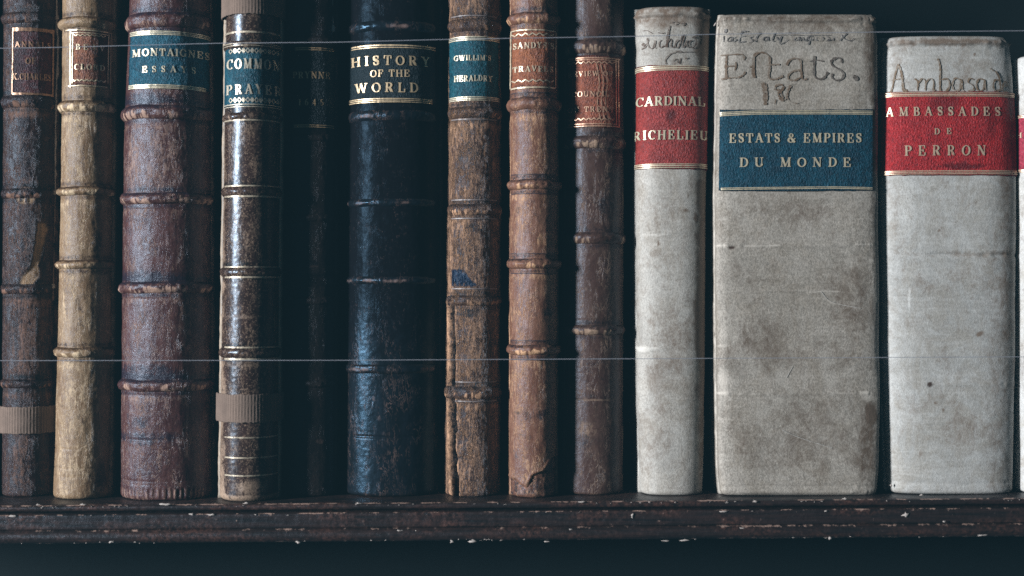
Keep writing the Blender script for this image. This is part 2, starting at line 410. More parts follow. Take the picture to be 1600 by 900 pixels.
# ------------------------------------------------------------------ serif capitals as pen strokes
TH, HR = .20, .07
def arc(cx, cy, rx, ry, a0, a1, tk=TH, hr=HR, n=14):
    a = np.radians(np.linspace(a0, a1, n)); return [(cx + rx * math.cos(t), cy + ry * math.sin(t)) for t in a], [hr + (tk - hr) * abs(math.cos(t)) ** 1.4 for t in a]
def ln(x0, y0, x1, y1, w=TH): return [(x0, y0), (x1, y1)], [w, w]
def sf(x, y, h=.17): return [(x - h, y), (x + h, y)], [HR, HR]
def stem(x, y0=0., y1=1., w=TH): return [ln(x, y0, x, y1, w), sf(x, y0 + HR / 2), sf(x, y1 - HR / 2)]
def tick(x, y0, y1): return [(x, y0), (x, y1)], [HR, HR * 2.2]
def glyph(c):
    if c == 'A': return .92, [ln(.14, 0, .45, 1, HR * 1.3), ln(.43, 1, .76, 0), ln(.27, .33, .64, .33, HR), sf(.14, .035, .14), sf(.76, .035, .17)]
    if c == 'B': return .78, stem(.2) + [ln(.2, .965, .4, .965, HR), ln(.2, .52, .42, .52, HR), ln(.2, .035, .42, .035, HR), arc(.38, .745, .21, .22, -90, 90), arc(.41, .275, .26, .24, -90, 90)]
    if c == 'C': return .82, [arc(.46, .5, .34, .465, 45, 315), tick(.74, .98, .68)]
    if c == 'D': return .88, stem(.2) + [ln(.2, .965, .4, .965, HR), ln(.2, .035, .4, .035, HR), arc(.4, .5, .36, .465, -90, 90)]
    if c in 'EF':
        q = stem(.2) + [ln(.2, .965, .66, .965, HR), tick(.66, 1., .7), ln(.2, .52, .5, .52, HR), tick(.5, .66, .38)]
        if c == 'E': q += [ln(.2, .035, .7, .035, HR), tick(.7, 0, .32)]
        return .8 if c == 'E' else .74, q
    if c == 'G': return .9, [arc(.46, .5, .34, .465, 45, 318), tick(.74, .98, .68), ln(.72, .02, .72, .42, TH * .9), sf(.72, .42, .14)]
    if c == 'H': return .96, stem(.2) + stem(.76) + [ln(.2, .52, .76, .52, HR)]
    if c == 'I': return .4, stem(.2)
    if c == 'J': return .5, [ln(.3, 1, .3, .15), arc(.16, .16, .14, .14, 0, -170), sf(.3, .965)]
    if c == 'K': return .9, stem(.2) + [ln(.26, .4, .72, .96, HR), ln(.4, .56, .74, .02), sf(.72, .965, .14), sf(.76, .035)]
    if c == 'L': return .76, stem(.2) + [ln(.2, .035, .68, .035, HR), tick(.68, 0, .36)]
    if c == 'M': return 1.1, [ln(.18, 0, .2, 1, HR * 1.2), ln(.2, 1, .53, .03), ln(.53, .03, .86, 1, HR * 1.2), ln(.88, 0, .88, 1), sf(.18, .035, .13), sf(.88, .035), sf(.17, .965, .12), sf(.9, .965, .15)]
    if c == 'N': return .98, [ln(.2, 0, .2, 1, HR * 1.2), ln(.2, 1, .78, .02), ln(.78, 0, .78, 1, HR * 1.2), sf(.2, .035, .14), sf(.15, .965, .12), sf(.78, .965, .14)]
    if c == 'O': return .9, [arc(.45, .5, .35, .465, 0, 360, n=22)]
    if c == 'P': return .76, stem(.2) + [ln(.2, .965, .4, .965, HR), ln(.2, .48, .4, .48, HR), arc(.4, .72, .25, .24, -90, 90)]
    if c == 'R': return .88, stem(.2) + [ln(.2, .965, .4, .965, HR), ln(.2, .5, .4, .5, HR), arc(.4, .73, .24, .23, -90, 90), ln(.44, .5, .68, .08, TH * .95), ln(.66, .04, .82, .04, HR)]
    if c == 'S': return .7, [arc(.35, .74, .22, .225, 40, 180, TH * .8), ([(.14, .74), (.2, .6), (.35, .52), (.5, .43), (.57, .27)], [TH * .7, TH, TH * 1.15, TH, TH * .7]), arc(.35, .26, .22, .225, 0, -145, TH * .8), tick(.55, .98, .7), tick(.15, .02, .3)]
    if c == 'T': return .82, stem(.41) + [ln(.08, .965, .74, .965, HR), tick(.08, 1, .68), tick(.74, 1, .68)]
    if c == 'U': return .92, [ln(.2, 1, .2, .32), sf(.2, .965), arc(.46, .32, .26, .29, 180, 360, TH), ln(.72, .32, .72, 1, HR * 1.2), sf(.74, .965, .14)]
    if c == 'V': return .9, [ln(.16, 1, .46, 0), ln(.46, .02, .74, 1, HR * 1.2), sf(.16, .965), sf(.74, .965, .14)]
    if c == 'W': return 1.26, [ln(.14, 1, .4, .02), ln(.4, .02, .62, 1, HR * 1.2), ln(.6, 1, .86, .02), ln(.86, .02, 1.1, 1, HR * 1.2), sf(.14, .965), sf(1.1, .965, .13)]
    if c == 'Y': return .88, [ln(.16, 1, .44, .48), ln(.44, .48, .72, 1, HR * 1.2), ln(.44, .5, .44, 0), sf(.44, .035), sf(.16, .965), sf(.73, .965, .13)]
    if c == '&': return .95, [arc(.4, .76, .17, .2, -60, 250, TH * .8), ([(.3, .6), (.5, .35), (.8, .03)], [TH * .7, TH, TH]), arc(.36, .27, .26, .25, 80, 330, TH), ([(.6, .14), (.76, .4)], [HR, HR]), sf(.78, .42, .1)]
    if c == "'": return .24, [([(.12, 1), (.1, .72)], [TH * .9, HR])]
    if c == '.': return .3, [([(.12, .1), (.2, .1)], [.14, .14])]
    if c == '-': return .4, [ln(.05, .42, .35, .42, .1)]
    if c == '1': return .44, stem(.22, 0, .98)
    if c == '6': return .64, [arc(.32, .32, .23, .29, 0, 360, TH * .85), ([(.1, .34), (.14, .7), (.32, .93), (.5, .97)], [TH * .8, TH * .8, HR * 1.4, HR])]
    if c == '4': return .66, [ln(.44, 0, .44, .98), ln(.44, .98, .06, .32, HR * 1.2), ln(.06, .3, .62, .3, HR * 1.4), sf(.44, .035, .13)]
    if c == '5': return .6, [([(.16, .95), (.5, .95)], [.1, .1]), ln(.15, .95, .14, .55, HR * 1.2), arc(.28, .33, .24, .28, 110, -130, TH * .85)]
    return .45, []
def text(s, x0, x1, yb, h, wide=None, skip=()):
    """capitals with their feet at row yb, spread from column x0 to x1"""
    gs = [glyph(c) for c in s]; tot = sum(g[0] for g in gs)
    nat = wide if wide else min(h * 1.0, (x1 - x0) / (tot + .12 * (len(s) - 1)))
    gap = ((x1 - x0) - tot * nat) / max(1, len(s) - 1); x = x0; out = []
    for i, (w, st) in enumerate(gs):
        if i not in skip:
            dy = random.uniform(-.25, .25); rot = random.uniform(-.03, .03)
            for pts, wd in st:
                out.append(([(x + (px + rot * (py - .5)) * nat, yb + dy - py * h) for px, py in pts], [q * (nat * .5 + h * .5) for q in wd]))
        x += w * nat + gap
    return out
def curve(pts, n=7):
    P = [np.array(p, float) for p in pts]; P = [2 * P[0] - P[1]] + P + [2 * P[-1] - P[-2]]; o = []
    for i in range(1, len(P) - 2):
        for t in np.linspace(0, 1, n, endpoint=False):
            a, b, c, d = P[i - 1], P[i], P[i + 1], P[i + 2]
            o.append(tuple(.5 * ((2 * b) + (-a + c) * t + (2 * a - 5 * b + 4 * c - d) * t * t + (-a + 3 * b - 3 * c + d) * t ** 3)))
    o.append(tuple(P[-2])); return o
def pen(pts, w=3., var=.45, n=7):
    c = curve(pts, n) if len(pts) > 2 else pts
    wd = []
    for i in range(len(c)):
        a = c[max(0, i - 1)]; b_ = c[min(len(c) - 1, i + 1)]
        ang = math.atan2(b_[1] - a[1], b_[0] - a[0]); wd.append(w * (1 - var + var * abs(math.sin(ang - .5))))
    return c, wd
def zig(x0, x1, y, amp, step, w=1.2):
    pts = []; x = x0; k = 0
    while x <= x1: pts.append((x, y + (amp if k % 2 else -amp))); x += step; k += 1
    return (pts, [w] * len(pts))
def blob(px, py, x, y, rx, ry, soft=.5):
    return 1 - sstep(1 - soft, 1 + soft, np.sqrt(((px - x) / rx) ** 2 + ((py - y) / ry) ** 2))

# ------------------------------------------------------------------ bookcase
M_PAGE = plain('old_paper', (.42, .36, .27), .9, .2, .2, 400)
def wood_mat():
    t = NT('dark_stained_wood')
    g = t.noise((22, 600, 600), 4, .7); s = t.noise((420, 420, 420), 4, .75); b = t.noise((24, 90, 90), 3, .6)
    col = t.mix(t.ramp(g, .35, .65), (.010, .008, .008), (.030, .017, .015))
    col = t.mix(t.math('MULTIPLY', t.ramp(b, .45, .65), t.ramp(s, .42, .62)), col, (.085, .038, .027))
    col = t.mix(t.ramp(t.math('ADD', t.attr('wear_shading'), t.math('MULTIPLY', t.math('SUBTRACT', s, .5), 2.6)), .5, .8), col, (.40, .27, .22))
    t.b.inputs['Specular Tint'].default_value = (.6, .8, 1, 1)
    return t.out(col, t.ramp(s, .3, .7, .28, .5), t.bump(t.math('ADD', s, g), .6, .0005), .5, .0)
M_WOOD = wood_mat()
M_INNER = plain('dark_cabinet_interior', (.008, .012, .014), .8, .2, .2, 60)
case = tag(empty('bookcase', (0, 0, -329 * K)), 'dark stained wooden bookcase with a moulded and chipped shelf edge', 'bookcase')
case_o = np.array([0, 0, -329.])
def profile_bar(name, prof, x0=-1500, x1=1500, step=3., rough=.35, seed=0, wearf=None, nearstep=2.2):
    xs = np.concatenate([np.arange(x0, -860, 20), np.arange(-860, 860, nearstep), np.arange(860, x1 + 1, 20)])
    P = np.array(prof, float)
    n = len(P)
    Xg = np.repeat(xs[:, None], n, 1); Yg = np.tile(P[:, 0], (len(xs), 1)); Zg = zshelf(Xg) + np.tile(P[:, 1], (len(xs), 1))
    # dents and nicks in the edge
    nn = fbm(Xg / 9, np.arange(n)[None, :] * .7 + seed * 9., 3, seed) - .5
    chips = np.clip(vn(Xg / 7, 0 * Xg + seed, seed + 8) - .72, 0, 1) * 6
    Yg = Yg + nn * rough * 2.4 + chips * rough * 2.5 * np.array([q[2] if len(q) > 2 else 0 for q in prof])[None, :]
    Zg = Zg + (fbm(Xg / 11, np.arange(n)[None, :] * .6 + 4, 3, seed + 3) - .5) * rough * 2.2
    me = mesh(name, (np.stack([Xg, Yg, Zg], -1).reshape(-1, 3) - case_o) * K, gridfaces(len(xs), n))
    w = np.tile(np.array([q[2] if len(q) > 2 else 0. for q in prof]), (len(xs), 1))
    w = w * (.15 + 1.0 * sstep(.32, .72, fbm(Xg / 16, Xg * 0 + seed, 4, seed + 11)))
    attr(me, 'wear_shading', w); return link(name, me, M_WOOD, case)
# the shelf: board, upper bead, fascia, lower bead  (y, z relative to the shelf's top, wear)
profile_bar('shelf_board', [(480, 0, 0), (200, 0, 0), (60, 0, 0), (0, 0, .1), (-40, 0, .1), (-58, -.1, .2), (-62, -.6, .35), (-64, -1.2, .6)], rough=.25, seed=1)
def bead(y, z0, z1, bulge, n=9, wt=0., wb=0.):
    o = []
    for i in range(n):
        a = math.pi * i / (n - 1); t = i / (n - 1)
        w = wt * max(0, 1 - abs(t - .12) * 6) + wb * max(0, 1 - abs(t - .9) * 7)
        o.append((y - bulge * math.sin(a), z0 + (z1 - z0) * (1 - math.cos(a)) / 2, w))
    return o
profile_bar('upper_bead', [(-60, -.3, .2)] + bead(-64, -.8, -10.5, 5, wt=1.25) + [(-58, -11.5, 0), (-54, -16, 0)], rough=.5, seed=2)
profile_bar('fascia', [(-54, -15.2, 0), (-60, -15.6, .1), (-62.5, -16.2, .75), (-63.5, -17.5, .3)] + [(-63.5, -17.5 - q, .1) for q in (3, 7, 11, 15, 19)] + [(-63, -38.6, .1), (-60, -39.4, 0)], rough=.4, seed=3)
profile_bar('lower_bead', [(-58, -38.8, .2)] + bead(-60, -39.2, -59.8, 11, 13, wt=.8, wb=1.2) + [(-52, -60.5, .3), (-30, -60.5, 0), (480, -60.5, 0)], rough=.45, seed=4)
def box_part(name, x0, x1, y0, y1, z0, z1, mat):
    v = [((x - case_o[0]) * K, (y - case_o[1]) * K, (z - case_o[2]) * K) for x in (x0, x1) for y in (y0, y1) for z in (z0, z1)]
    return link(name, mesh(name, v, [(0, 1, 3, 2), (4, 6, 7, 5), (0, 4, 5, 1), (2, 3, 7, 6), (0, 2, 6, 4), (1, 5, 7, 3)], False), mat, case)
box_part('back_panel', -1700, 1500, 482, 505, -1000, 900, M_INNER)
box_part('upper_shelf', -1500, 1500, -60, 480, 640, 700, M_WOOD)

# paint chips stuck to the shelf edges
M_CHIP = plain('flaked_white_paint', (.50, .45, .42), .7, .3, .5, 1500)
def flake(x, y, z, w, h, seed, t=1.0):
    rnd = random.Random(seed); n = 11; vs = []
    for k in range(n):
        a = 2 * math.pi * k / n; q = rnd.uniform(.3, 1.2)
        vs.append((x + w / 2 * q * math.cos(a), y - t * .4, z + h / 2 * q * math.sin(a)))
    vs += [(vx + (x - vx) * .25, vy - t * rnd.uniform(.4, 1), vz + (z - vz) * .25) for vx, vy, vz in vs] + [(x, y - t, z)]
    f = [(k, (k + 1) % n, n + (k + 1) % n, n + k) for k in range(n)] + [(n + k, n + (k + 1) % n, 2 * n) for k in range(n)]
    f += [tuple(range(n))[::-1]]
    return vs, f
def on_edge(px, py, yd):      # grid point at depth yd that stands at the photo column and row
    s = (F + yd) / F; return (px - 800) * s, yd, (450 - py) * s
big_chips = [(20, 806, 13, 5), (175, 846, 11, 7), (625, 829, 10, 4), (706, 846, 9, 6), (740, 845, 16, 7), (466, 847, 9, 4), (1130, 799, 15, 3), (1160, 825, 17, 3), (1415, 804, 13, 10),
             (1320, 779, 10, 4), (260, 788, 22, 5), (988, 806, 6, 9), (1290, 798, 7, 3), (1296, 841, 11, 5), (385, 786, 12, 3), (1180, 783, 9, 4), (892, 827, 9, 3), (1475, 815, 5, 4),
             (855, 846, 14, 3), (1040, 845, 14, 3), (1070, 844, 16, 3), (910, 784, 14, 3), (560, 786, 12, 3), (748, 787, 11, 3), (130, 788, 12, 3), (1535, 836, 22, 3), (1392, 758, 4, 7), (330, 804, 14, 4), (300, 803, 14, 5), (650, 829, 4, 3), (60, 788, 10, 3), (1440, 773, 12, 3)]
for i, (px, py, w, h) in enumerate(big_chips):
    t = (py - (786 - 14 * px / 1600.)) / 62.
    yd = -69.2 if t < .12 else (-63 if t < .5 else (-66 if t < .66 else (-66.5)))
    if py < 765: yd = -20
    v, f = flake(*on_edge(px, py, yd), w, h, i, 2.2)
    o = link('paint_chip', mesh('paint_chip', (np.array(v) - case_o) * K, f), M_CHIP, case)
V = []; Fc = []
rnd = random.Random(5)
for i in range(170):
    px = rnd.uniform(-20, 1620); row = rnd.choice((0, 0, 0, 1, 2, 2, 2))
    if fbm(np.array([px / 60.]), np.array([row * 5.]), 2, 9)[0] < .54 and rnd.random() < .96: continue
    x = (px - 800) * .97; zt = zshelf(x)
    yd, dz = ((-68.5, -3.2), (-63.8, -17.2), (-68.5, -57.6), (-66, -41.5))[row]
    z = zt + dz + rnd.uniform(-1.2, 1.)
    w = rnd.uniform(1.5, 7.) * rnd.uniform(.5, 1); h = rnd.uniform(.7, 1.9)
    v, f = flake(x, yd, z, w, h, 100 + i, 1.6)
    b0 = len(V); V += v; Fc += [tuple(b0 + q for q in ff) for ff in f]
tag(link('paint_fleck', mesh('paint_fleck', (np.array(V) - case_o) * K, Fc), M_CHIP, case), kind='stuff')

# ================================================================== BOOKS
def band_attr(wear_shading=.7, stain_shading=.5, thr=0., seed=0):
    def f(u, V, S):
        fr = vn(u / 2.1, V * .7 + seed, seed); long_ = vn(u / 15., 0 * V, seed + 2)
        lim = -.15 + .7 * (vn(u / 3.3, 0 * V, seed + 3) - .5)          # ragged upper limit of the rubbed strip
        w = 1.25 * wear_shading * (1 - sstep(0, .35, V - lim)) * sstep(-1.1, -.8, V) * (.1 + 1.1 * sstep(.3, .75, fr)) * (.15 + 1.3 * sstep(.25, .8, long_))
        st = stain_shading * 1.25 * (sstep(.15, .8, V) + 1.0 * (1 - sstep(-1.12, -.8, V)))
        return w, st, 0 * V
    return f
def relief(seed, amp=1.0, su=16., sz=60., vert=.5, grooves=()):
    def f(u, px, py):
        d = amp * 1.5 * (fbm(u / su, py / sz, 4, seed) - .5) + vert * .95 * (fbm(u / 4, py / 22., 3, seed + 7) - .5) + .45 * (fbm(u / 3.5, py / 4., 2, seed + 8) - .5)
        for gy, gw, gd in grooves: d = d - gd * np.exp(-((py - gy) / gw) ** 2)
        return d
    return f
def wear_base(seed, base=.25, bands=(), extra=None, stains_shading=(), tears=(), side=.25):
    """bands: rows where the leather is darkened beside a raised band"""
    def f(u, px, py):
        w = base + .55 * (fbm(u / 20, py / 70., 3, seed + 1) - .5)
        st = .1 * fbm(u / 30, py / 30., 2, seed + 2)
        for by, hh in bands:
            st = st + .62 * np.exp(-((py - (by - hh - 4)) / 4.) ** 2) + .5 * np.exp(-((py - (by + hh + 3.5)) / 3.) ** 2)
            w = w + .25 * np.exp(-((py - (by + hh + 12)) / 6.) ** 2)
        for (x, y, rx, ry, a) in stains_shading:
            st = st + a * blob(px + 10 * (vn(px / 14, py / 14, seed) - .5), py, x, y, rx, ry)
        te = 0 * px
        for q in tears: te = np.maximum(te, q(px, py))
        if extra: w = w + extra(u, px, py)
        return w, st, te
    return f

# ---- far left sliver
m = leather('black_brown_calf', (.03, .022, .02), (.05, .035, .03), (.2, .12, .08), (.01, .01, .01), seed=21)
b = Book('dark book only just showing at the left edge of the picture', [(-100, -90, 4), (800, -92, 0)], -100, y0=8, D=38, mat=m, seed=21)
b.dispf = relief(21); b.spine(attrs=wear_base(21, .15)); b.boards()
for y in (28, 160, 300, 450, 600): b.band(y, 8, 4, band_attr(.4))

# ---- 1 Annals of K. Charles
m = leather('dark_plum_calf', (0.0169, 0.0081, 0.0085), (0.0276, 0.0137, 0.0133), (0.2143, 0.1153, 0.0782), (0.0064, 0.0054, 0.0072), seed=1, streak=.8, fine=.5, crackle=.35)
def tear_path(px, py):
    cx = np.interp(py, [340, 360, 400, 425, 440, 450], [63, 66, 58, 50, 44, 40]); hw = np.interp(py, [348, 356, 380, 415, 432, 448], [6, 8, 7, 5, 13, 9])
    n = 3 * (vn(px * 0, py / 7, 4) - .5)
    t = (1 - sstep(.8, 1.15, np.abs(px + n - cx) / hw)) * sstep(346, 350, py) * (1 - sstep(444, 452, py + 4 * (vn(px / 3, py * 0, 3) - .5)))
    t2 = blob(px + 5 * (vn(px / 5, py / 6, 8) - .5), py, 40, 306, 15, 12, .25)
    return np.maximum(t, t2 * (vn(px / 4, py / 8, 2) > .35))
b1 = Book('dark plum leather book with torn tan patch and a cloth tape low on the spine', [(-100, 4, 93), (800, 2, 86)], -120, y0=12, D=36, ow=(3, 4), mat=m, seed=1)
r1 = relief(1, 1.3, 14, 50, 1.0)
b1.dispf = lambda u, px, py: r1(u, px, py) - 1.6 * tear_path(px, py) - 1.2 * np.exp(-((px - 79) / 1.6) ** 2)
bs1 = [(27, 9), (158, 10), (302, 8), (452, 8), (600, 7)]
b1.spine(attrs=wear_base(1, .28, bs1, extra=lambda u, px, py: .5 * blob(px, py, 45, 165, 32, 16) + .35 * blob(px, py, 50, 520, 24, 80) + .3 * blob(px, py, 35, 720, 18, 50), tears=[tear_path]))
b1.boards()
for y, h in bs1: b1.band(y, h, 3.2, band_attr(.75, .5, seed=y), sr=(-.95, .8))
ml = label_mat('dark_red_label', (.115, .028, .026), (.045, .016, .02), 1, wearc=(.20, .07, .05))
L = b1.patch(20, 83, 45, 149, 1.2, ml, rag=1.6, attrs=lambda u, px, py: (0 * px, .7 * (1 - sstep(24, 42, px)), 0 * px)); L['label'] = 'dark red leather label with three lines of worn gilt lettering'
g = gold_mat('dull_gilt', (.08, .028, .024), (.42, .25, .16), .37, 1)
b1.ribbons([([(21, 46), (83, 46)], 5.), ([(21, 146.5), (82, 146.5)], 3.), ([(21.5, 46), (20.5, 147)], 1.2), ([(81.5, 46), (81, 147)], 1.5)], 1.5, g, 'gilt_rule', L, .3)
for s_, x0, x1, yb, h in (('ANNALS', 24, 79, 74, 9), ('OF', 40, 56, 100, 10), ('K.CHARLES', 21, 79, 124.5, 10)):
    b1.ribbons(text(s_, x0, x1, yb, h), 1.5, g, 'lettering', L)
# frayed pale cord along the right hinge
def cord(b, pts, rad, mat, name='frayed_hinge_strip', off=3., seed=0, sq=1.):
    P = np.array(curve(pts, 14)); n = len(P); m_ = 8; V = []
    for i, (px, py) in enumerate(P):
        z = (450 - py) * b.kz; s = float(b.find_s(np.array([px]), z)[0]); x, y, zz = b.pos(s, z, off)
        x = (px - 800) * (F + y) / F
        r = rad * (.55 + 1.1 * float(vn(py / 6., 0, seed)) + .5 * float(vn(py / 2.3, 2, seed)))
        xo = 2.4 * (float(fbm(py / 9., 3, 3, seed)) - .5)
        for k in range(m_):
            a = 2 * math.pi * k / m_; V.append((x + xo + r * sq * math.cos(a), y + r * math.sin(a), zz))
    f = [(i * m_ + k, i * m_ + (k + 1) % m_, (i + 1) * m_ + (k + 1) % m_, (i + 1) * m_ + k) for i in range(n - 1) for k in range(m_)]
    f += [tuple(range(m_))[::-1], tuple((n - 1) * m_ + k for k in range(m_))]
    return link(name, mesh(name, (np.array(V) - b.org) * K, f), mat, b.root)
M_FRAY = plain('frayed_pale_leather', (.42, .38, .36), .75, .3, .45, 800)
M_FRAYD = plain('frayed_brown_leather', (.2, .13, .10), .7, .3, .5, 800)
cord(b1, [(89, -60), (88, 15), (90, 60), (88.5, 120), (87, 165), (86, 230), (86, 300)], 1.35, M_FRAY, off=-6, seed=2)
cord(b1, [(86, 300), (85, 350), (84, 400), (82, 470)], .95, M_FRAYD, off=-6, seed=3)
for (x, y, r_) in ((88.5, 20, 3.6), (87, 164, 4.2), (85, 299, 3.), (83, 447, 3.4)):
    cord(b1, [(x - .5, y - r_), (x, y), (x - .5, y + r_)], r_ * .75, M_FRAY, 'hinge_knot', -4, seed=int(y))

# ---- 2 tan
m = leather('pale_tan_calf', (0.1987, 0.1225, 0.0688), (0.2723, 0.1838, 0.1095), (0.7176, 0.5491, 0.3624), (0.0662, 0.0366, 0.0210), seed=2, streak=.75, fine=.55, bump=.55)
b2 = Book('pale tan leather book with ridged spine and small brown label', [(-100, 98, 180), (160, 97, 179), (500, 91, 177), (700, 86, 175), (800, 82, 172)], -120, y0=-18, D=37, ow=(1.5, 3), mat=m, seed=2, r=7)
bs2 = [(34, 9), (165, 9), (298, 7), (413, 7), (551, 8)]
b2.dispf = relief(2, 1.1, 22, 80, 1.2, [(702, 1.2, .6), (733, 1, .5), (746, 1, .5)])
b2.spine(attrs=wear_base(2, .3, bs2, extra=lambda u, px, py: .2 * blob(px, py, 105, 660, 16, 120), stains_shading=[(150, 380, 9, 22, .5), (158, 745, 9, 24, .8), (130, 230, 6, 40, .25), (128, 470, 6, 45, .3)]))
b2.boards()
for y, h in bs2: b2.band(y, h, 5., band_attr(.9, .75, seed=y))
ml = label_mat('russet_label', (.32, .12, .055), (.18, .065, .04), 2, wearc=(.42, .26, .16))
L = b2.patch(111, 168, 48, 132, 1.1, ml, rag=1.6, attrs=lambda u, px, py: (0 * px, .75 * sstep(148, 156, px) * (1 - sstep(95, 118, py)), 0 * px)); L['label'] = 'faded russet leather label with gilt frame and worn letters'
g = gold_mat('pale_gilt', (.24, .13, .08), (.72, .6, .42), .35, 2)
b2.ribbons([([(104, 46.5), (174, 48)], 1.6), ([(111, 51), (170, 52)], 1.3), ([(111.5, 47), (111, 137)], 1.4), ([(114.8, 51), (113.8, 130)], 1), ([(168.5, 50), (167, 128)], 1.2), ([(172, 48), (170.5, 135)], 1.2), ([(108, 134), (166, 134)], 1.1), zig(116, 167, 55, 1.2, 3.4, 1.3), zig(114, 166, 125.5, 1.3, 3.6, 1.6)], 1.4, g, 'gilt_rule', L, .3)
b2.ribbons(text('BEAV', 119, 163, 78, 9), 1.4, g, 'lettering', L)
b2.ribbons(text('CLORD', 117, 163, 109, 9), 1.4, g, 'lettering', L)

# ---- 3 Montaigne
m = leather('purple_brown_calf', (0.0565, 0.0226, 0.0232), (0.0931, 0.0414, 0.0387), (0.4113, 0.2640, 0.2009), (0.0231, 0.0162, 0.0262), seed=3, streak=.7, fine=.5, rough=.34, spec=.38)
b3 = Book('thick purple brown leather book with a blue label of essays', [(-100, 207, 330), (160, 196, 332), (250, 194, 332), (500, 191, 333), (800, 189, 335)], -120, y0=-38, D=60, ow=(2, 3), p=2.1, mat=m, seed=3, r=7)
bs3 = [(30, 12), (174, 11), (309, 9), (449, 9), (603, 9)]
r3 = relief(3, 1.5, 20, 60, .8, [(196, 1.3, .7), (327, 1.3, .7), (467, 1.3, .7), (618, 1.3, .6), (688, 1.5, .6), (753, 1.3, .8), (758, 1, .6)])
b3.dispf = lambda u, px, py: r3(u, px, py) + 1.1 * (np.cos(u * 2 * np.pi / 7.2) - .2) * sstep(762, 767, py) * (1 - sstep(777, 782, py)) * sstep(200, 206, px)
def x3(u, px, py):
    return .45 * blob(px, py, 235, 260, 40, 60) * .6 + .8 * (np.cos(u * 2 * np.pi / 7.2) > .1) * sstep(764, 768, py) * .6 + .5 * blob(px, py, 250, 708, 5, 10)
b3.spine(attrs=wear_base(3, .2, bs3, extra=x3, stains_shading=[(225, 152, 80, 8, .7), (230, 432, 70, 9, .7), (230, 583, 60, 12, .8), (225, 685, 50, 9, .7), (222, 660, 12, 10, .6)]))
b3.boards(edge=1.2)
for y, h in bs3: b3.band(y, h, 4.8, band_attr(1.05, .7, seed=y), wob=1.2)
ml = label_mat('deep_blue_label', (.012, .105, .165), (.006, .05, .085), 3, wearc=(.03, .19, .26))
L = b3.patch(203, 326, 48, 136, 1.3, ml, rag=.9); L['label'] = 'deep blue leather label with two lines of gilt capitals'
g = gold_mat('bright_gilt', (.02, .09, .13), (.80, .72, .54), .35, 3)
b3.ribbons([([(205, 48.3), (326, 50.3)], 1.5), ([(205, 50.8), (326, 52.8)], 1.1), ([(205, 53.2), (326, 55)], 1.4), ([(203, 132), (320, 134)], 1.4), ([(203, 134.4), (320, 136.4)], 1.1), ([(203, 136.8), (320, 138.4)], 1.3)], 1.7, g, 'gilt_rule', L, .25)
b3.ribbons(text('MONTAIGNES', 208, 326, 87.5, 11.5, 12.2), 1.7, g, 'lettering', L)
b3.ribbons(text('ESSAYS', 223, 305, 113, 10, 10.5), 1.7, g, 'lettering', L)

# ---- 4 Common Prayer
m = leather('sprinkled_dark_calf', (0.0248, 0.0135, 0.0121), (0.0421, 0.0234, 0.0206), (0.3864, 0.2760, 0.1987), (0.0090, 0.0072, 0.0081), seed=4, streak=.3, fine=.6, rough=.30, spec=.45, speck=.5, bump=.14)
b4 = Book('dark speckled leather book with blue prayer label and two cloth tapes', [(-100, 350, 440), (200, 346, 440), (400, 343, 438), (650, 340, 437), (800, 338, 436)], -120, y0=-58, D=46, ow=(6, 2), mat=m, seed=4, r=10)
bs4 = [(69, 6), (181, 6), (298, 7.5), (425, 7.5), (552, 7.5)]
b4.dispf = relief(4, .6, 22, 60, .35)
M_VJ = leather('rubbed_grey_joint', (.30, .25, .2), (.4, .33, .26), (.5, .4, .3), (.1, .08, .07), seed=14)
b4.spine(attrs=wear_base(4, .1, bs4, extra=lambda u, px, py: .8 * (1 - sstep(347, 354, px + 5 * (vn(py * 0, py / 18, 5) - .5))) + .55 * blob(px + 14 * (vn(px / 6, py / 8, 3) - .5), py, 386, 372, 16, 36) * vn(px / 3, py / 3, 5) + .75 * blob(px, py, 392, 762, 26, 12) + .35 * blob(px, py, 376, 560, 30, 16) + .45 * blob(px, py, 375, 495, 25, 4) + .3 * blob(px, py, 370, 230, 18, 40) + .9 * sstep(772, 777, py)))
b4.boards(M_VJ, edge=1.4, gap=3)
for y, h in bs4: b4.band(y, h, 3., band_attr(.35, .3, seed=y), wob=.2)
ml = label_mat('mid_blue_label', (.014, .10, .15), (.006, .045, .07), 4, wearc=(.05, .22, .28))
L = b4.patch(350, 436, 72, 165, 1.0, ml, rag=1.6); L['label'] = 'blue leather label with diamond borders and tall gilt capitals'
g = gold_mat('cool_gilt', (.03, .08, .1), (.72, .66, .54), .37, 4)
g4 = gold_mat('line_gilt', (.06, .04, .035), (.60, .52, .40), .43, 5)
for y, w in ((49.5, 2.8), (187, 2.6), (290, 1.8), (306.5, 2.4), (417, 1.7), (433, 2.6), (543, 2.2), (561.5, 2.8), (684, 2.), (715.5, 2.), (743.5, 2.)):
    b4.ribbons([([(352, y), (438, y)], w)], .5, g4, 'gilt_rule', None, .3)
b4.ribbons([([(351, 67.5), (437, 68)], 1.3), ([(351, 71), (437, 71.5)], 1.)], 3.9, g4, 'gilt_rule', None, .3)
b4.ribbons([([(351, 163), (437, 163)], 1.3), ([(351, 166.5), (437, 166.5)], 1.)], 1.3, g, 'gilt_rule', L, .3)
for yy in (79, 156):
    dm = []
    x = 362.
    k = 0
    while x < 434:
        q = [(x, yy - 3.8), (x + 2.6, yy), (x, yy + 3.8), (x - 2.6, yy), (x, yy - 3.8)]
        dm.append((q, [1.1] * 5))
        if k % 2: dm.append(([(x, yy - 2), (x, yy + 2)], 2.4))
        x += 6.4; k += 1
    b4.ribbons(dm, 1.3, g, 'diamond_border', L)
b4.ribbons(text('COMMON', 356, 436, 107.5, 16, 11.5), 1.3, g, 'lettering', L)
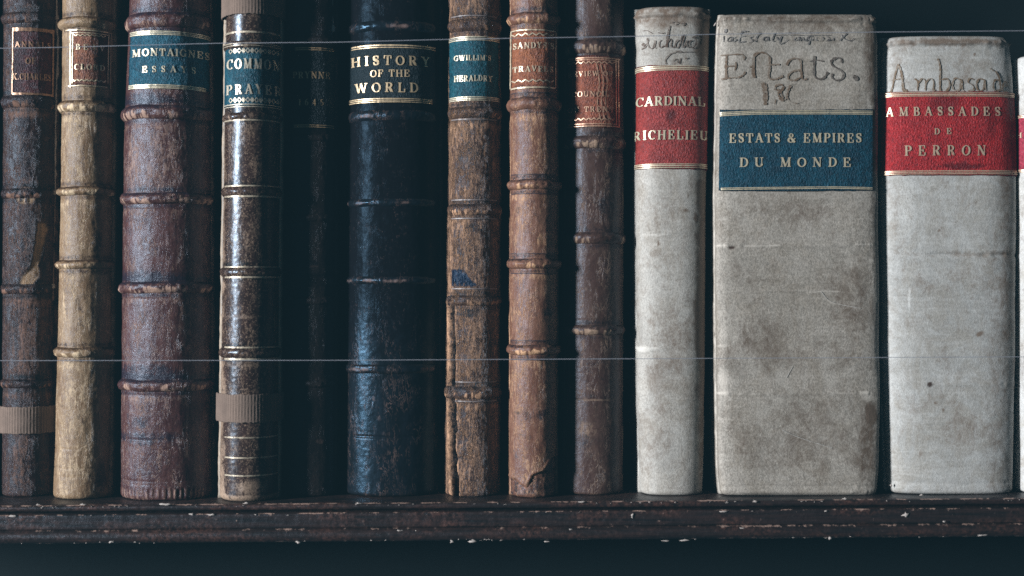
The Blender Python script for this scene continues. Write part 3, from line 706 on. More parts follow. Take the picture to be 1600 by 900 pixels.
b4.ribbons(text('PRAYER', 355, 438, 147, 15.5, 12.5), 1.3, g, 'lettering', L)

# ---- 5 Prynne 1645 (set back in the shade)
m = leather('black_calf_in_shade', (0.0154, 0.0126, 0.0119), (0.0245, 0.0182, 0.0168), (0.0960, 0.0600, 0.0480), (.008, .008, .01), seed=5, streak=.5, speck=.15)
b5 = Book('nearly black leather book set back in the shade, lettered 1645', [(-100, 442, 528), (800, 440, 526)], -120, y0=-5, D=32, p=2.3, ow=(2, 3), mat=m, seed=5)
b5.dispf = relief(5, 1.0, 18, 60, .6)
b5.spine(attrs=wear_base(5, .12, [(62, 8), (420, 6)], extra=lambda u, px, py: .8 * blob(px, py, 487, 416, 10, 2) + .8 * blob(px, py, 500, 690, 6, 4) + .6 * blob(px, py, 482, 568, 9, 2)))
b5.boards(gap=3)
for y in (62, 215, 340, 470, 600): b5.band(y, 6, 2.2, band_attr(.3, .3, seed=y))
ml = label_mat('black_label', (.012, .018, .02), (.008, .01, .012), 5)
L = b5.patch(452, 521, 74, 199, .9, ml, rag=.8); L['label'] = 'black label with worn gilt lettering'
g = gold_mat('bronze_gilt', (.05, .035, .025), (.8, .55, .32), .35, 6)
b5.ribbons([([(462, 75), (520, 75)], 1.2), ([(462, 78), (520, 78)], 1.1), ([(460, 195.5), (520, 195.5)], 1.2), ([(460, 198.5), (520, 198.5)], 1.1)], 1.3, g, 'gilt_rule', L, .3)
b5.ribbons(text('PRYNNE', 458, 515, 122.5, 10.5), 1.3, g, 'lettering', L)
b5.ribbons(text('1645', 467, 505, 165, 10, 8.5), 1.3, g, 'lettering', L)
cord(b5, [(519, -60), (519, 0), (520, 30), (519, 47)], .8, M_FRAY, off=-2, seed=11)
cord(b5, [(519.5, 36), (520, 41), (519.5, 46)], 2.3, M_FRAY, 'hinge_knot', -1, seed=12)

# ---- 6 History of the World
m = leather('black_morocco', (0.0054, 0.0077, 0.0105), (0.0081, 0.0117, 0.0170), (0.1600, 0.1050, 0.0900), (0.0048, 0.0053, 0.0075), seed=6, streak=.3, fine=.3, rough=.30, spec=.42, bump=.2, tint=(.30, .64, 1.), sheen_cut=.9)
b6 = Book('wide black leather book with gilt title about the world', [(-100, 544, 692), (300, 541, 692), (800, 536, 690)], -120, y0=-12, D=56, p=2.1, ow=(4, 5), mat=m, seed=6, r=6)
bs6 = [(40, 8), (180, 8), (316, 6), (438, 6), (577, 7)]
r6 = relief(6, .7, 24, 70, .4, [(683, 1.5, 1.0)])
b6.dispf = lambda u, px, py: r6(u, px, py) + .8 * sstep(684, 686, py) * sstep(542, 546, px)
def x6(u, px, py):
    w = -.45 + 0 * px
    for (x, y, rx, ry, a) in ((582, 624, 3.5, 6, 1.), (592, 650, 4.5, 11, .9), (604, 678, 10, 6, .95), (599, 690, 8, 4, .9), (607, 708, 4.5, 12, .95), (615, 730, 3, 14, .5), (628, 672, 4, 10, .6), (656, 659, 11, 2, .8), (605, 404, 9, 7, .55), (618, 360, 14, 2, .5), (630, 768, 30, 7, .7), (645, 632, 3, 12, .6), (626, 495, 10, 2.5, .5)):
        w = w + a * blob(px + 5 * (vn(px / 4, py / 4, 3) - .5), py + 5 * (vn(px / 4, py / 4, 9) - .5), x, y, rx, ry)
    w = w + .9 * (vn(px / 1.6, py / 1.6, 77) > .985)
    return w
w6 = wear_base(6, .05, (), extra=x6)
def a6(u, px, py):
    w, st, te = w6(u, px, py); return w, np.clip(1.05 - sstep(430, 640, py + 40 * (vn(px / 20, py / 30, 4) - .5)), 0, 1) * .95 + .15 * fbm(u / 9, py / 9, 3, 4), te  # mask takes out the upper sheen, shaping where light glints
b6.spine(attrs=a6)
b6.boards(gap=10)
def ba6(seed):
    def f(u, V, S):
        n = vn(u / 3., V * 1.3, seed); n2 = vn(u / 16., 0 * V, seed + 1)
        return 1.15 * np.exp(-((V + .1) / .45) ** 2) * sstep(.42, .75, n2) * (.3 + n) + .1, .2 * np.abs(V), 0 * V
    return f
for y, h in bs6: b6.band(y, h, 2.6, ba6(y), sr=(-.9, .7))
ml = label_mat('near_black_label', (.006, .014, .018), (.004, .009, .012), 6, rough=.55, wearc=(.012, .03, .04))
L = b6.patch(547, 679, 68, 160, 1.0, ml, rag=.7); L['label'] = 'black label with bold gilt title in three lines'
g = gold_mat('warm_gilt', (.04, .03, .02), (.86, .66, .42), .38, 7)
b6.ribbons([([(551, 70.6), (679, 71)], 1.9), ([(551, 74), (679, 74.3)], 1.2), ([(548, 154), (674, 154)], 1.3), ([(548, 156.6), (674, 156.6)], 1.3), ([(548, 159.3), (674, 159.3)], 1.2)], 1.3, g, 'gilt_rule', L, .2)
TH = .27
b6.ribbons(text('HISTORY', 550, 671, 102, 15, 15.5), 1.3, g, 'lettering', L)
TH = .22
b6.ribbons(text('OF THE', 579, 640, 120, 11, 11.5), 1.3, g, 'lettering', L)
TH = .28
b6.ribbons(text('WORLD', 556, 653, 144, 15, 15.5), 1.3, g, 'lettering', L)
TH = .20

# ---- 7 Gwillim's Heraldry
m = leather('cracked_brown_calf', (.036, .020, .017), (.066, .036, .028), (.56, .33, .20), (.016, .014, .017), ct=(.014, .03, .07), seed=7, streak=1.0, fine=.5, crackle=1.0, bump=.8)
def crack7(px, py):
    cx = np.interp(py, [440, 470, 560, 620, 700, 780], [702, 706, 708, 707, 708, 712]) + 4 * (fbm(py / 13, 0 * py, 3, 4) - .5)
    hw = np.interp(py, [455, 475, 560, 780], [0, 3.4, 4.4, 6.]) * (.7 + .6 * vn(py / 8, 0 * py, 6))
    return (1 - sstep(.5, 1.2, np.abs(px - cx) / np.maximum(hw, .01))) * sstep(455, 470, py)
b7 = Book('brown crackled leather book with a long split down its left hinge', [(-100, 701, 783), (300, 699, 783), (800, 693, 781)], -120, y0=-20, D=36, ow=(3, 3), mat=m, seed=7)
r7 = relief(7, 1.2, 14, 40, .8)
def lip7(px, py):
    cx = np.interp(py, [440, 470, 560, 620, 700, 780], [702, 706, 708, 707, 708, 712])
    return np.exp(-((np.abs(px - cx) - 6) / 2.2) ** 2) * sstep(455, 480, py)
b7.dispf = lambda u, px, py: r7(u, px, py) - 18 * crack7(px, py) + 1.6 * lip7(px, py)
def blue7(px, py):
    q = py + 3 * (vn(px / 3, py / 3, 1) - .5)
    return sstep(705, 707, px) * (1 - sstep(744, 748, px)) * (1 - sstep(446, 448, q)) * sstep(0, 2, q - 420 - np.clip(px - 722, 0, 99) * 1.1)
bs7 = [(38, 10), (175, 9), (327, 9), (470, 8), (614, 10)]
sp7 = wear_base(7, .42, bs7, extra=lambda u, px, py: .4 * (1 - sstep(703, 712, px)) + .5 * lip7(px, py), stains_shading=[(745, 355, 16, 8, .6), (735, 490, 30, 6, .7), (733, 240, 20, 25, .35)])
def a7(u, px, py):
    w, st, te = sp7(u, px, py); return w * (1 - blue7(px, py)), np.maximum(st, 2.2 * crack7(px, py)), blue7(px, py) * (.35 + .65 * (vn(px / 2.5, py / 5., 8) > .3))  # the split's inner shade is also painted in as dark colour
s7 = b7.spine(rs=1.5, cs=1.2, attrs=a7)
b7.boards(edge=1.6)
for y, h in bs7: b7.band(y, h, 3.8, band_attr(.9, .6, seed=y), sr=(-.8, .95))
M_RULE = plain('blind_tooled_line', (.2, .17, .17), .45, .5, .4, 700)
b7.ribbons([([(706, y), (775, y + .3)], 1.5) for y in (24, 186, 312, 341, 451, 597, 627)], .4, M_RULE, 'tooled_line', None, .4)
ml = label_mat('teal_blue_label', (.010, .10, .14), (.005, .045, .07), 7, wearc=(.06, .22, .27))
L = b7.patch(703, 778, 58, 155, 1.2, ml, rag=1.4); L['label'] = 'teal blue leather label with two small gilt words'
g = gold_mat('cream_gilt', (.03, .08, .1), (.85, .78, .6), .36, 8)
b7.ribbons([([(704, y), (778, y)], w) for y, w in ((57.5, 1.3), (60, 1.2), (62.5, 1.2), (151.5, 1.3), (154, 1.4), (156.5, 1.2))], 1.6, g, 'gilt_rule', L, .25)
b7.ribbons(text("GWILLIM'S", 711, 766, 94.5, 8.5), 1.6, g, 'lettering', L)
b7.ribbons(text('HERALDRY', 711, 768, 127, 9.5), 1.6, g, 'lettering', L)

# ---- 8 Sandys's Travels
m = leather('russet_brown_calf', (0.1600, 0.0735, 0.0490), (0.2200, 0.1120, 0.0770), (0.6786, 0.4043, 0.2314), (0.0396, 0.0262, 0.0274), seed=8, streak=.8, fine=.45, spec=.33, bump=.5)
def flap8(px, py):
    e = np.interp(px, [790, 805, 822, 832, 850, 862, 880], [748, 750, 762, 742, 736, 718, 712]) + 3 * (vn(px / 3, py * 0, 5) - .5)
    return sstep(-1, 1.5, py - e)
b8 = Book('russet brown leather book with orange label and torn leather at its foot', [(-100, 796, 872), (300, 796, 874), (800, 794, 872)], -120, y0=-38, D=35, ow=(1.5, 2), mat=m, seed=8, r=6)
bs8 = [(27, 9), (161, 10), (288, 8), (412, 8), (547, 8)]
r8 = relief(8, 1.2, 16, 60, .9, [(176, 1.2, .6), (302, 1.1, .6), (426, 1.2, .6), (561, 1.2, .6), (632, 1.2, .4)])
b8.dispf = lambda u, px, py: r8(u, px, py) - 2.6 * flap8(px, py) + 1.4 * np.exp(-((py - np.interp(px, [790, 805, 822, 832, 850, 862, 880], [746, 748, 760, 740, 734, 716, 710])) / 3.) ** 2) + flap8(px, py) * 3 * (fbm(px / 7, py / 9, 3, 2) - .5)
w8 = wear_base(8, .3, bs8, extra=lambda u, px, py: .3 * blob(px, py, 845, 375, 10, 10) + .5 * blob(px, py, 832, 770, 22, 3), stains_shading=[(858, 488, 5, 8, .9), (850, 648, 10, 8, .5), (826, 648, 26, 7, .3)])
def a8(u, px, py):
    w, st, te = w8(u, px, py); f = flap8(px, py); return w * (1 - .3 * f), st + .75 * f * fbm(px / 8, py / 8, 3, 5) * 1.3, te
b8.spine(attrs=a8); b8.boards(edge=1.1)
for y, h in bs8: b8.band(y, h, 4.6, band_attr(.8, .6, seed=y), wob=.8)
b8.ribbons([([(799, y), (868, y + .4)], 1.3) for y in (144, 272, 302, 396, 427, 532, 562)], .35, plain('dark_tooled_line', (.06, .04, .045), .5), 'tooled_line', None, .4)
ml = label_mat('orange_tan_label', (.36, .125, .052), (.24, .08, .042), 8, wearc=(.5, .26, .15))
L = b8.patch(800, 870, 45, 136, 1.3, ml, rag=1.8); L['label'] = 'orange tan leather label with zigzag borders'
g = gold_mat('soft_gilt', (.32, .13, .06), (.82, .68, .5), .35, 9)
b8.ribbons([zig(801, 868, 53.5, 1.9, 5.2, 1.5), zig(801, 868, 126, 1.7, 5.2, 1.5), ([(800, 46.5), (866, 47)], 1.6), ([(800, 137), (866, 136)], 2.2), ([(800.6, 46), (799.5, 136)], 1.4), ([(866.5, 47), (866, 136)], 1.)], 1.7, g, 'gilt_rule', L, .35)
b8.ribbons(text("SANDYS'S", 803, 864, 75.5, 9.5), 1.7, g, 'lettering', L)
b8.ribbons(text('TRAVELS', 803, 863, 112, 9), 1.7, g, 'lettering', L)

# ---- 9 Review of the Council of Trent (set back)
m = leather('dusty_brown_calf', (0.0626, 0.0342, 0.0290), (0.0821, 0.0486, 0.0403), (0.3046, 0.2082, 0.1462), (0.0280, 0.0195, 0.0205), seed=9, streak=.4, fine=.4, bump=.4)
b9 = Book('dusty brown leather book set back with tall red brown label', [(-100, 882, 976), (800, 880, 974)], -120, y0=-12, D=36, ow=(3, 3), mat=m, seed=9)
bs9 = [(72, 11), (222, 10), (372, 9), (516, 8)]
b9.dispf = relief(9, 1.3, 18, 60, .6, [(234, 1.2, .5), (500, 1.2, .4), (625, 1., .6)])
b9.spine(attrs=wear_base(9, .2, bs9, extra=lambda u, px, py: .4 * blob(px, py, 915, 670, 16, 12) + .7 * blob(px, py, 930, 625, 26, 1.5), stains_shading=[(945, 320, 10, 14, .6), (925, 620, 40, 5, .2), (920, 690, 40, 8, .3)]))
b9.boards()
for y, h in bs9: b9.band(y, h, 4.2, band_attr(.9, .5, seed=y))
ml = label_mat('brick_red_label', (.34, .10, .05), (.2, .06, .034), 9, wearc=(.4, .2, .12))
L = b9.patch(890, 968, 87, 199, 1.2, ml, rag=1.2); L['label'] = 'brick red leather label creased down its right half'
g = gold_mat('rosy_gilt', (.22, .09, .05), (.72, .45, .31), .36, 10)
b9.ribbons([([(889, 90), (967, 91)], 1.4), ([(889, 93), (965, 94)], 1.), zig(889, 960, 97.5, 1.6, 3.9, 1.4), zig(889, 960, 186, 1.6, 3.9, 1.6), ([(889, 193.5), (962, 193.5)], 1.2), ([(889, 197), (964, 197)], 1.4), ([(961, 92), (961.5, 195)], 1.2), ([(964.5, 90), (965, 198)], 1.2)], 1.6, g, 'gilt_rule', L, .35)
b9.ribbons(text('REVIEW OF', 889, 956, 119, 8), 1.6, g, 'lettering', L)
b9.ribbons(text('COUNCIL', 895, 951, 151, 8.5), 1.6, g, 'lettering', L)
b9.ribbons(text('OF TRENT', 889, 958, 175, 8.5), 1.6, g, 'lettering', L)
b9.ribbons([(curve([(x0, 100), (x0 + 4, 130), (x0 + 1, 160), (x0 + 8, 197)]), 1.) for x0 in (932, 938, 944)], 1.5, g, 'label_crease', L, .8)

# ---- 10 Cardinal Richelieu (vellum)
def vrel(seed, amp=1., creases=(), edge=1.):
    def f(u, px, py):
        d = amp * 2.4 * (fbm(u / 70, py / 90., 2, seed) - .5) + amp * .35 * (fbm(u / 11, py / 9., 3, seed + 3) - .5)
        for (y, x0, x1, hgt, w) in creases:
            yy = y + 3 * (vn(u / 25, 0 * u, seed + int(y)) - .5)
            m_ = sstep(x0 - 8, x0 + 8, px) * (1 - sstep(x1 - 8, x1 + 8, px)) * (.3 + vn(u / 9, 0 * u + y, seed))
            d = d + hgt * m_ * np.exp(-((py - yy) / w) ** 2)
        return d
    return f
def vattr(seed, stains_shading=(), lights=(), tears=(), top=0., hlines=()):
    def f(u, px, py):
        jx = 9 * (fbm(px / 16, py / 16, 3, seed) - .5); jy = 9 * (fbm(px / 16, py / 16, 3, seed + 4) - .5)
        st = .5 * (fbm(u / 40, py / 40., 4, seed + 9) - .4); w = 0 * px
        for (x, y, rx, ry, a) in stains_shading: st = st + 1.5 * a * blob(px + jx, py + jy, x, y, rx, ry, .7)
        for (x, y, rx, ry, a) in lights: w = w + a * blob(px + jx, py + jy, x, y, rx, ry, .7)
        for (y, a) in hlines: w = w + a * np.exp(-((py - y - 4 * (vn(px / 30, 0 * px, seed) - .5)) / 2.) ** 2) * sstep(.3, .7, vn(px / 28, 0 * px + y, seed))
        te = 0 * px
        for (x, y, rx, ry) in tears: te = np.maximum(te, blob(px + jx * .2, py + jy * .2, x, y, rx, ry, .3))
        st = st + top * np.exp(-((py - f.top) / 7.) ** 2) * (.4 + vn(px / 4, py / 4, seed))
        return w, st, te
    f.top = -999
    return f
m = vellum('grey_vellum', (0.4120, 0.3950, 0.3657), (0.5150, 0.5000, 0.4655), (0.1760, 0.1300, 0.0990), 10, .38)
b10 = Book('narrow grey vellum book with a red label lettered for a cardinal', [(0, 989, 1112), (15, 991, 1111), (100, 993, 1108), (300, 991, 1104), (600, 993, 1102), (720, 996, 1100), (800, 997, 1097)], 9, y0=-24, D=38, p=2.5, ow=(2, 2), mat=m, seed=10, r=7)
r10 = vrel(10, .8, [(362, 995, 1060, 1.5, 2.), (545, 985, 1045, 1.6, 3), (22, 985, 1110, 3.4, 2.5), (28, 985, 1110, -2., 2.)])
b10.dispf = r10
f10 = vattr(10, [(1085, 340, 3, 10, 1.), (1072, 330, 5, 3, .6), (1098, 480, 9, 300, .8), (1020, 650, 26, 70, .15), (1028, 380, 2, 4, .9), (1062, 520, 30, 60, .25), (1040, 30, 70, 10, .5), (1100, 60, 12, 60, .7)], [(1003, 600, 12, 60, .5), (1005, 200, 12, 200, .35), (1028, 368, 25, 3, .6), (1010, 545, 30, 5, .7)], top=.8); f10.top = 14  # tall right-edge blobs paint in the light falling off; others are marks
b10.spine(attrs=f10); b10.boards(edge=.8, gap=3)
ml = label_mat('worn_red_label', (.38, .05, .042), (.25, .034, .028), 10, wearc=(.5, .17, .15))
L = b10.patch(992, 1108, 102, 264, 1.2, ml, rag=.7, slope=1.5, attrs=lambda u, px, py: (0 * px, .75 * blob(px + 4 * (vn(px / 4, py / 4, 1) - .5), py, 1048, 180, 8, 8) + .45 * blob(px, py, 1100, 130, 10, 30) * (1 - sstep(150, 175, py)), 0 * px)); L['label'] = 'wide worn red leather label with two gilt lines'
g = gold_mat('champagne_gilt', (.3, .12, .08), (.86, .76, .56), .38, 11)
b10.ribbons([([(993, y + .5), (1108, y - 1.)], w) for y, w in ((103.5, 1.3), (106.5, 2.4), (109.5, 1.2))] + [([(990, y), (1106, y - .5)], w) for y, w in ((256.5, 1.2), (259, 1.6), (262, 1.2))], 1.6, g, 'gilt_rule', L, .15)
TH = .24
b10.ribbons(text('CARDINAL', 995, 1100, 165, 14.5, 15), 1.6, g, 'lettering', L)
b10.ribbons(text('RICHELIEU', 991, 1104, 218, 14.5, 13.6), 1.6, g, 'lettering', L)
TH = .20
ik = ink_mat('brown_ink_grey_vellum', (.42, .39, .35), (.10, .065, .05), .42, 2)
def squeeze(pts, k=.955): return [(140 + (x - 140) * k, y) for x, y in pts]
def sc(pts, ox, oy, k): return [(ox + x / k, oy + y / k) for x, y in pts]
c5 = lambda p, w=2.: pen(sc(p, 980, 0, 7.5), w)
b10.ribbons([c5([(170, 560), (215, 540), (250, 470), (238, 440), (255, 540), (300, 560), (330, 470), (325, 550), (345, 560)]),
             c5([(400, 470), (375, 500), (385, 555), (430, 540), (460, 520), (500, 300)]), c5([(500, 300), (470, 440), (465, 555)], 3.),
             c5([(465, 510), (500, 455), (520, 480), (515, 550), (550, 550), (575, 500), (600, 470), (575, 480), (565, 545), (600, 555), (640, 430), (680, 405)]),
             c5([(670, 420), (640, 540), (665, 550), (700, 470), (695, 545), (725, 550)]), c5([(760, 470), (725, 490), (730, 545), (775, 555), (805, 500), (800, 440), (760, 440), (850, 400), (880, 440), (870, 510)])], .3, ik, 'ink_lettering', None, .4)
b10.ribbons([([(1004, 66), (1008, 70)], 4.5)], .35, ik, 'ink_spot')
b10.ribbons([c5([(640, 610), (600, 600), (500, 640), (450, 700), (455, 750)]), c5([(540, 720), (580, 690), (590, 740)], 1.4), c5([(625, 680), (610, 750)]), c5([(590, 620), (680, 610), (780, 605)], 1.), c5([(680, 690), (710, 680)]), c5([(180, 345), (240, 350), (300, 390)], 1.6), c5([(360, 380), (400, 390), (440, 385)], 1.6), c5([(520, 270), (560, 255), (600, 270), (570, 290), (530, 280)], 1.5), c5([(630, 280), (680, 270), (660, 300), (630, 290)], 1.4)], .3, ik, 'ink_lettering', None, .4)

# ---- 11 Estats & Empires
m = vellum('soiled_vellum', (0.3193, 0.2920, 0.2538), (0.4532, 0.4208, 0.3760), (0.1320, 0.0980, 0.0738), 11, .5)
b11 = Book('broad soiled vellum book with a deep blue label and large inked title', [(0, 1126, 1362), (24, 1122, 1366), (60, 1119, 1370), (300, 1115, 1371), (600, 1117, 1373), (730, 1119, 1371), (800, 1126, 1366)], 21, y0=-36, D=24, p=5.5, ow=(1.5, 1.5), mat=m, seed=11, r=8)
b11.dispf = vrel(11, 1.0, [(383, 1125, 1360, 1.8, 3), (312, 1200, 1330, .9, 3), (455, 1150, 1300, 1.1, 2.5), (768, 1130, 1360, 1.8, 2.5), (30, 1120, 1372, 3.2, 2.4), (37, 1120, 1372, -1.8, 2.), (615, 1130, 1365, 1., 3), (760, 1135, 1365, -1.2, 2)])
f11 = vattr(11, [(1195, 525, 28, 42, .3), (1335, 480, 35, 60, .3), (1362, 645, 7, 14, 1.), (1355, 700, 14, 60, .5), (1245, 320, 5, 16, .8), (1242, 338, 5, 6, .9), (1260, 40, 90, 10, .35), (1358, 90, 8, 50, .5), (1365, 210, 6, 160, .4), (1250, 545, 110, 26, .12), (1255, 690, 100, 60, .14), (1300, 600, 50, 60, .1), (1250, 430, 100, 14, .12), (1250, 330, 100, 12, .1)],
            [(1133, 200, 10, 230, .5), (1130, 560, 8, 80, .4), (1135, 600, 22, 20, .4), (1138, 700, 15, 50, .35), (1362, 400, 4, 70, .5), (1170, 520, 60, 10, .15), (1355, 618, 10, 9, .7)], [(1143, 387, 5, 2.3)], top=.5, hlines=((383, .8), (456, .7), (500, .35), (614, .65), (486, .4), (342, .3), (408, .3), (540, .3), (655, .3), (735, .4))); f11.top = 27  # tall pale blobs at the left paint in the brightly lit rim
b11.spine(rs=2., cs=2., attrs=f11); b11.boards(edge=.8, gap=2)
sc_ = ink_mat('faint_scratch', (.34, .32, .29), (.52, .50, .47), .47, 9)
b11.ribbons([pen([(1282, 455), (1300, 472), (1345, 482)], 1.1), pen([(1228, 590), (1238, 572)], .9), pen([(1222, 672), (1250, 684), (1300, 700)], 1.2)], .35, sc_, 'scratch', None, .4)
ml = label_mat('ink_blue_label', (0.0060, 0.0632, 0.1047), (0.0030, 0.0298, 0.0536), 11, rough=.5, wearc=(0.0180, 0.1200, 0.1800))
L = b11.patch(1124.5, 1363, 170.5, 297.5, 1.7, ml, rag=.6, bow=-1.); L['label'] = 'deep blue leather label with ampersand title in gilt capitals'
g = gold_mat('straw_gilt', (.04, .07, .08), (.82, .72, .52), .38, 12)
rl = [([(1126, y + 2.2), (1180, y + .2), (1244, y - .2), (1310, y), (1362, y + .2)], w) for y, w in ((173.5, 1.2), (176, 1.7), (178.5, 1.2))] + [([(1127, y), (1190, y - .8), (1300, y - 2), (1362, y - .8)], w) for y, w in ((294., 1.2), (296.2, 1.4))]
b11.ribbons(rl, 2.1, g, 'gilt_rule', L, .2)
TH = .23
b11.ribbons(text('ESTATS & EMPIRES', 1139, 1346, 223, 14.5, 14.3), 2.1, g, 'lettering', L)
b11.ribbons(text('DU MONDE', 1155, 1329, 261, 14.5, 16), 2.1, g, 'lettering', L)
TH = .20
c6 = lambda p, w=3.4: pen(sc(p, 1110, 10, 5.293), w * .88, .5)
ikd = ink_mat('dark_iron_gall_ink', (.30, .28, .25), (.085, .066, .055), .42, 3)
ikb = ink_mat('faded_brown_ink', (.31, .28, .24), (.145, .095, .062), .43, 4)
T1 = [c6([(85, 402), (180, 398), (262, 396)], 2.6), c6([(262, 396), (280, 420), (272, 445)], 3.4), c6([(135, 400), (130, 500), (132, 595)], 4.2), c6([(90, 600), (180, 590), (240, 585), (278, 560), (284, 540)], 3.2), c6([(135, 495), (205, 492)], 2.2), c6([(208, 460), (212, 495), (200, 528)], 3.),
      c6([(362, 592), (356, 470), (362, 410), (400, 385), (450, 388), (485, 420), (490, 500), (480, 570), (500, 602), (550, 600), (600, 575)], 4.2), c6([(320, 505), (360, 488)], 3.4), c6([(350, 500), (352, 590)], 4.4), c6([(460, 488), (575, 480)], 3.),
      c6([(630, 490), (650, 450), (700, 430), (745, 455), (752, 560), (765, 605), (800, 600)], 4.0), c6([(750, 530), (690, 535), (645, 570), (650, 605), (700, 610), (750, 585)], 3.6)]
T2 = [c6([(862, 410), (855, 520), (862, 580), (900, 603), (940, 590), (970, 545)], 4.), c6([(815, 455), (870, 445), (935, 455)], 2.8),
      c6([(1085, 470), (1080, 435), (1045, 425), (1000, 450), (1010, 490), (1070, 525), (1100, 560), (1085, 600), (1040, 612), (1005, 590), (1010, 555)], 4.), c6([(1180, 575), (1200, 590), (1190, 610)], 7.5)]
T3 = [c6([(432, 630), (445, 700), (450, 815)], 5.5), c6([(460, 640), (466, 740), (462, 815)], 3), c6([(530, 815), (540, 770)], 2), c6([(565, 760), (600, 780), (575, 700), (535, 690), (545, 655), (590, 650), (600, 680), (560, 720), (580, 760), (620, 770), (645, 690), (662, 655)], 3.4), c6([(620, 720), (650, 780), (700, 805), (725, 800)], 2.)]
b11.ribbons(T1, .4, ikb, 'ink_lettering', None, .5); b11.ribbons(T2, .4, ikd, 'ink_lettering', None, .5); b11.ribbons(T3, .4, ikb, 'ink_lettering', None, .8)
T4 = [([(118, 195), (135, 190), (120, 215)], 3.), ([(110, 290), (112, 240)], 1.4), ([(175, 250), (150, 262), (142, 285), (170, 285), (182, 250), (180, 290)], 1.5), ([(190, 292), (215, 275), (190, 262), (215, 250)], 1.4),
      ([(312, 205), (262, 212), (245, 250), (232, 298)], 2.2), ([(262, 212), (312, 206)], 2.), ([(248, 250), (290, 245)], 1.6), ([(232, 298), (290, 292)], 2.), ([(352, 250), (325, 262), (350, 280), (330, 300), (312, 295)], 1.6),
      ([(395, 212), (412, 225), (385, 250), (372, 295)], 1.8), ([(470, 250), (440, 262), (442, 285), (465, 280), (475, 250), (480, 285)], 1.6), ([(530, 220), (510, 285), (530, 285)], 1.7), ([(545, 250), (565, 280), (590, 245), (570, 310), (610, 300), (640, 275)], 1.6),
      ([(640, 215), (660, 215)], 1.4), ([(705, 255), (690, 280), (715, 280)], 1.5), ([(722, 285), (735, 252), (745, 285), (760, 252), (772, 285)], 1.6), ([(800, 252), (785, 285), (810, 275), (815, 250), (845, 250), (845, 275), (820, 280)], 1.6), ([(830, 250), (810, 320)], 1.6), ([(885, 215), (890, 220)], 2.4),
      ([(880, 250), (870, 280), (885, 280)], 1.5), ([(915, 250), (935, 265), (920, 285)], 1.5), ([(960, 250), (985, 262), (965, 285), (1000, 275)], 1.5), ([(1020, 245), (1015, 285)], 1.6), ([(1070, 285), (1100, 250), (1130, 225)], 1.8), ([(1085, 235), (1110, 270), (1160, 285), (1185, 265)], 1.8), ([(520, 240), (640, 236), (800, 240), (1000, 238)], 1.)]
b11.ribbons([c6(p, w * 1.15) for p, w in T4], .4, ink_mat('thin_black_ink', (.38, .37, .35), (.08, .07, .07), .44, 5), 'ink_lettering', None, .6)
cord(b11, [(1116, 36), (1117.5, 33), (1119, 31)], .7, M_FRAY, 'loose_thread', -12, seed=31)
M_FOLD = vellum('folded_vellum_edge', (.5, .48, .45), (.6, .59, .57), (.2, .17, .14), 31, .4)

# ---- 12 Ambassades de Perron
m = vellum('clean_white_vellum', (0.4488, 0.4500, 0.4342), (0.5610, 0.5650, 0.5500), (0.2200, 0.1700, 0.1350), 12, .28)
b12 = Book('tall clean vellum book with a bright red label of embassies', [(0, 1378, 1571), (56, 1375, 1574), (100, 1373, 1579), (200, 1371, 1585), (350, 1370, 1586), (550, 1374, 1584), (700, 1380, 1581), (800, 1384, 1578)], 55, y0=-34, D=38, p=3.1, ow=(2, 2), mat=m, seed=12, r=8)
b12.dispf = vrel(12, 1.1, [(398, 1440, 1590, -1.6, 3), (600, 1385, 1585, 1.0, 3), (755, 1390, 1585, -1.3, 2.), (66, 1380, 1590, 3.2, 2.6), (73, 1380, 1590, -1.8, 2.)])
f12 = vattr(12, [(1453, 601, 5, 5, .0), (1530, 523, 6, 3.5, .9), (1505, 670, 30, 40, .28), (1560, 560, 22, 200, .25), (1490, 397, 80, 4, .35), (1466, 360, 2, 2, .8), (1525, 120, 50, 40, .12), (1440, 710, 4, 4, .5), (1575, 330, 10, 200, .35), (1480, 66, 90, 5, .5), (1461, 630, 2.5, 2.5, .8), (1476, 643, 2.5, 3, .7), (1524, 85, 2, 2, .9)],
            [(1415, 200, 16, 300, .3), (1440, 330, 40, 60, .2), (1408, 640, 10, 80, .3), (1440, 400, 8, 8, .5), (1422, 470, 2.5, 22, .6)], [(1453, 601, 4.6, 4.2)], top=.4); f12.top = 62
b12.spine(rs=2., cs=2., attrs=f12); b12.boards(edge=.8, gap=3)
ml = label_mat('bright_red_label', (.48, .024, .026), (.35, .018, .02), 12, rough=.45, wearc=(.62, .06, .06))
L = b12.patch(1377, 1592, 143, 274, 1.5, ml, rag=.5, attrs=lambda u, px, py: (0 * px, .8 * blob(px + 16 * (fbm(px / 10, py / 10, 3, 2) - .5), py + 5 * (vn(px / 6, py / 6, 3) - .5), 1505, 259, 38, 4.5, .35) + .6 * sstep(1562, 1570, px + 8 * (vn(px * 0, py / 20, 3) - .5)) + .55 * blob(px + 10 * (vn(px / 9, py / 9, 8) - .5), py, 1475, 160, 26, 18, .4) + .5 * blob(px + 10 * (vn(px / 9, py / 9, 8) - .5), py, 1548, 185, 12, 30, .4), 0 * px)); L['label'] = 'bright red leather label with dark smudges and spaced gilt capitals'
g = gold_mat('copper_gilt', (.3, .05, .04), (.86, .66, .48), .39, 13)
b12.ribbons([([(1378, y), (1589, y + .5)], w) for y, w in ((144.5, 1.1), (147.5, 2.2), (150, 1.))] + [([(1377, y + .8), (1592, y)], w) for y, w in ((266.5, 1.2), (268.8, 1.2), (271.2, 1.2))], 1.9, g, 'gilt_rule', L, .15)
TH = .24
b12.ribbons(text('AMBASSADES', 1385, 1562, 181, 14, 13.5), 1.9, g, 'lettering', L)
b12.ribbons(text('DE', 1459, 1486, 210, 9.5, 10), 1.9, g, 'lettering', L)
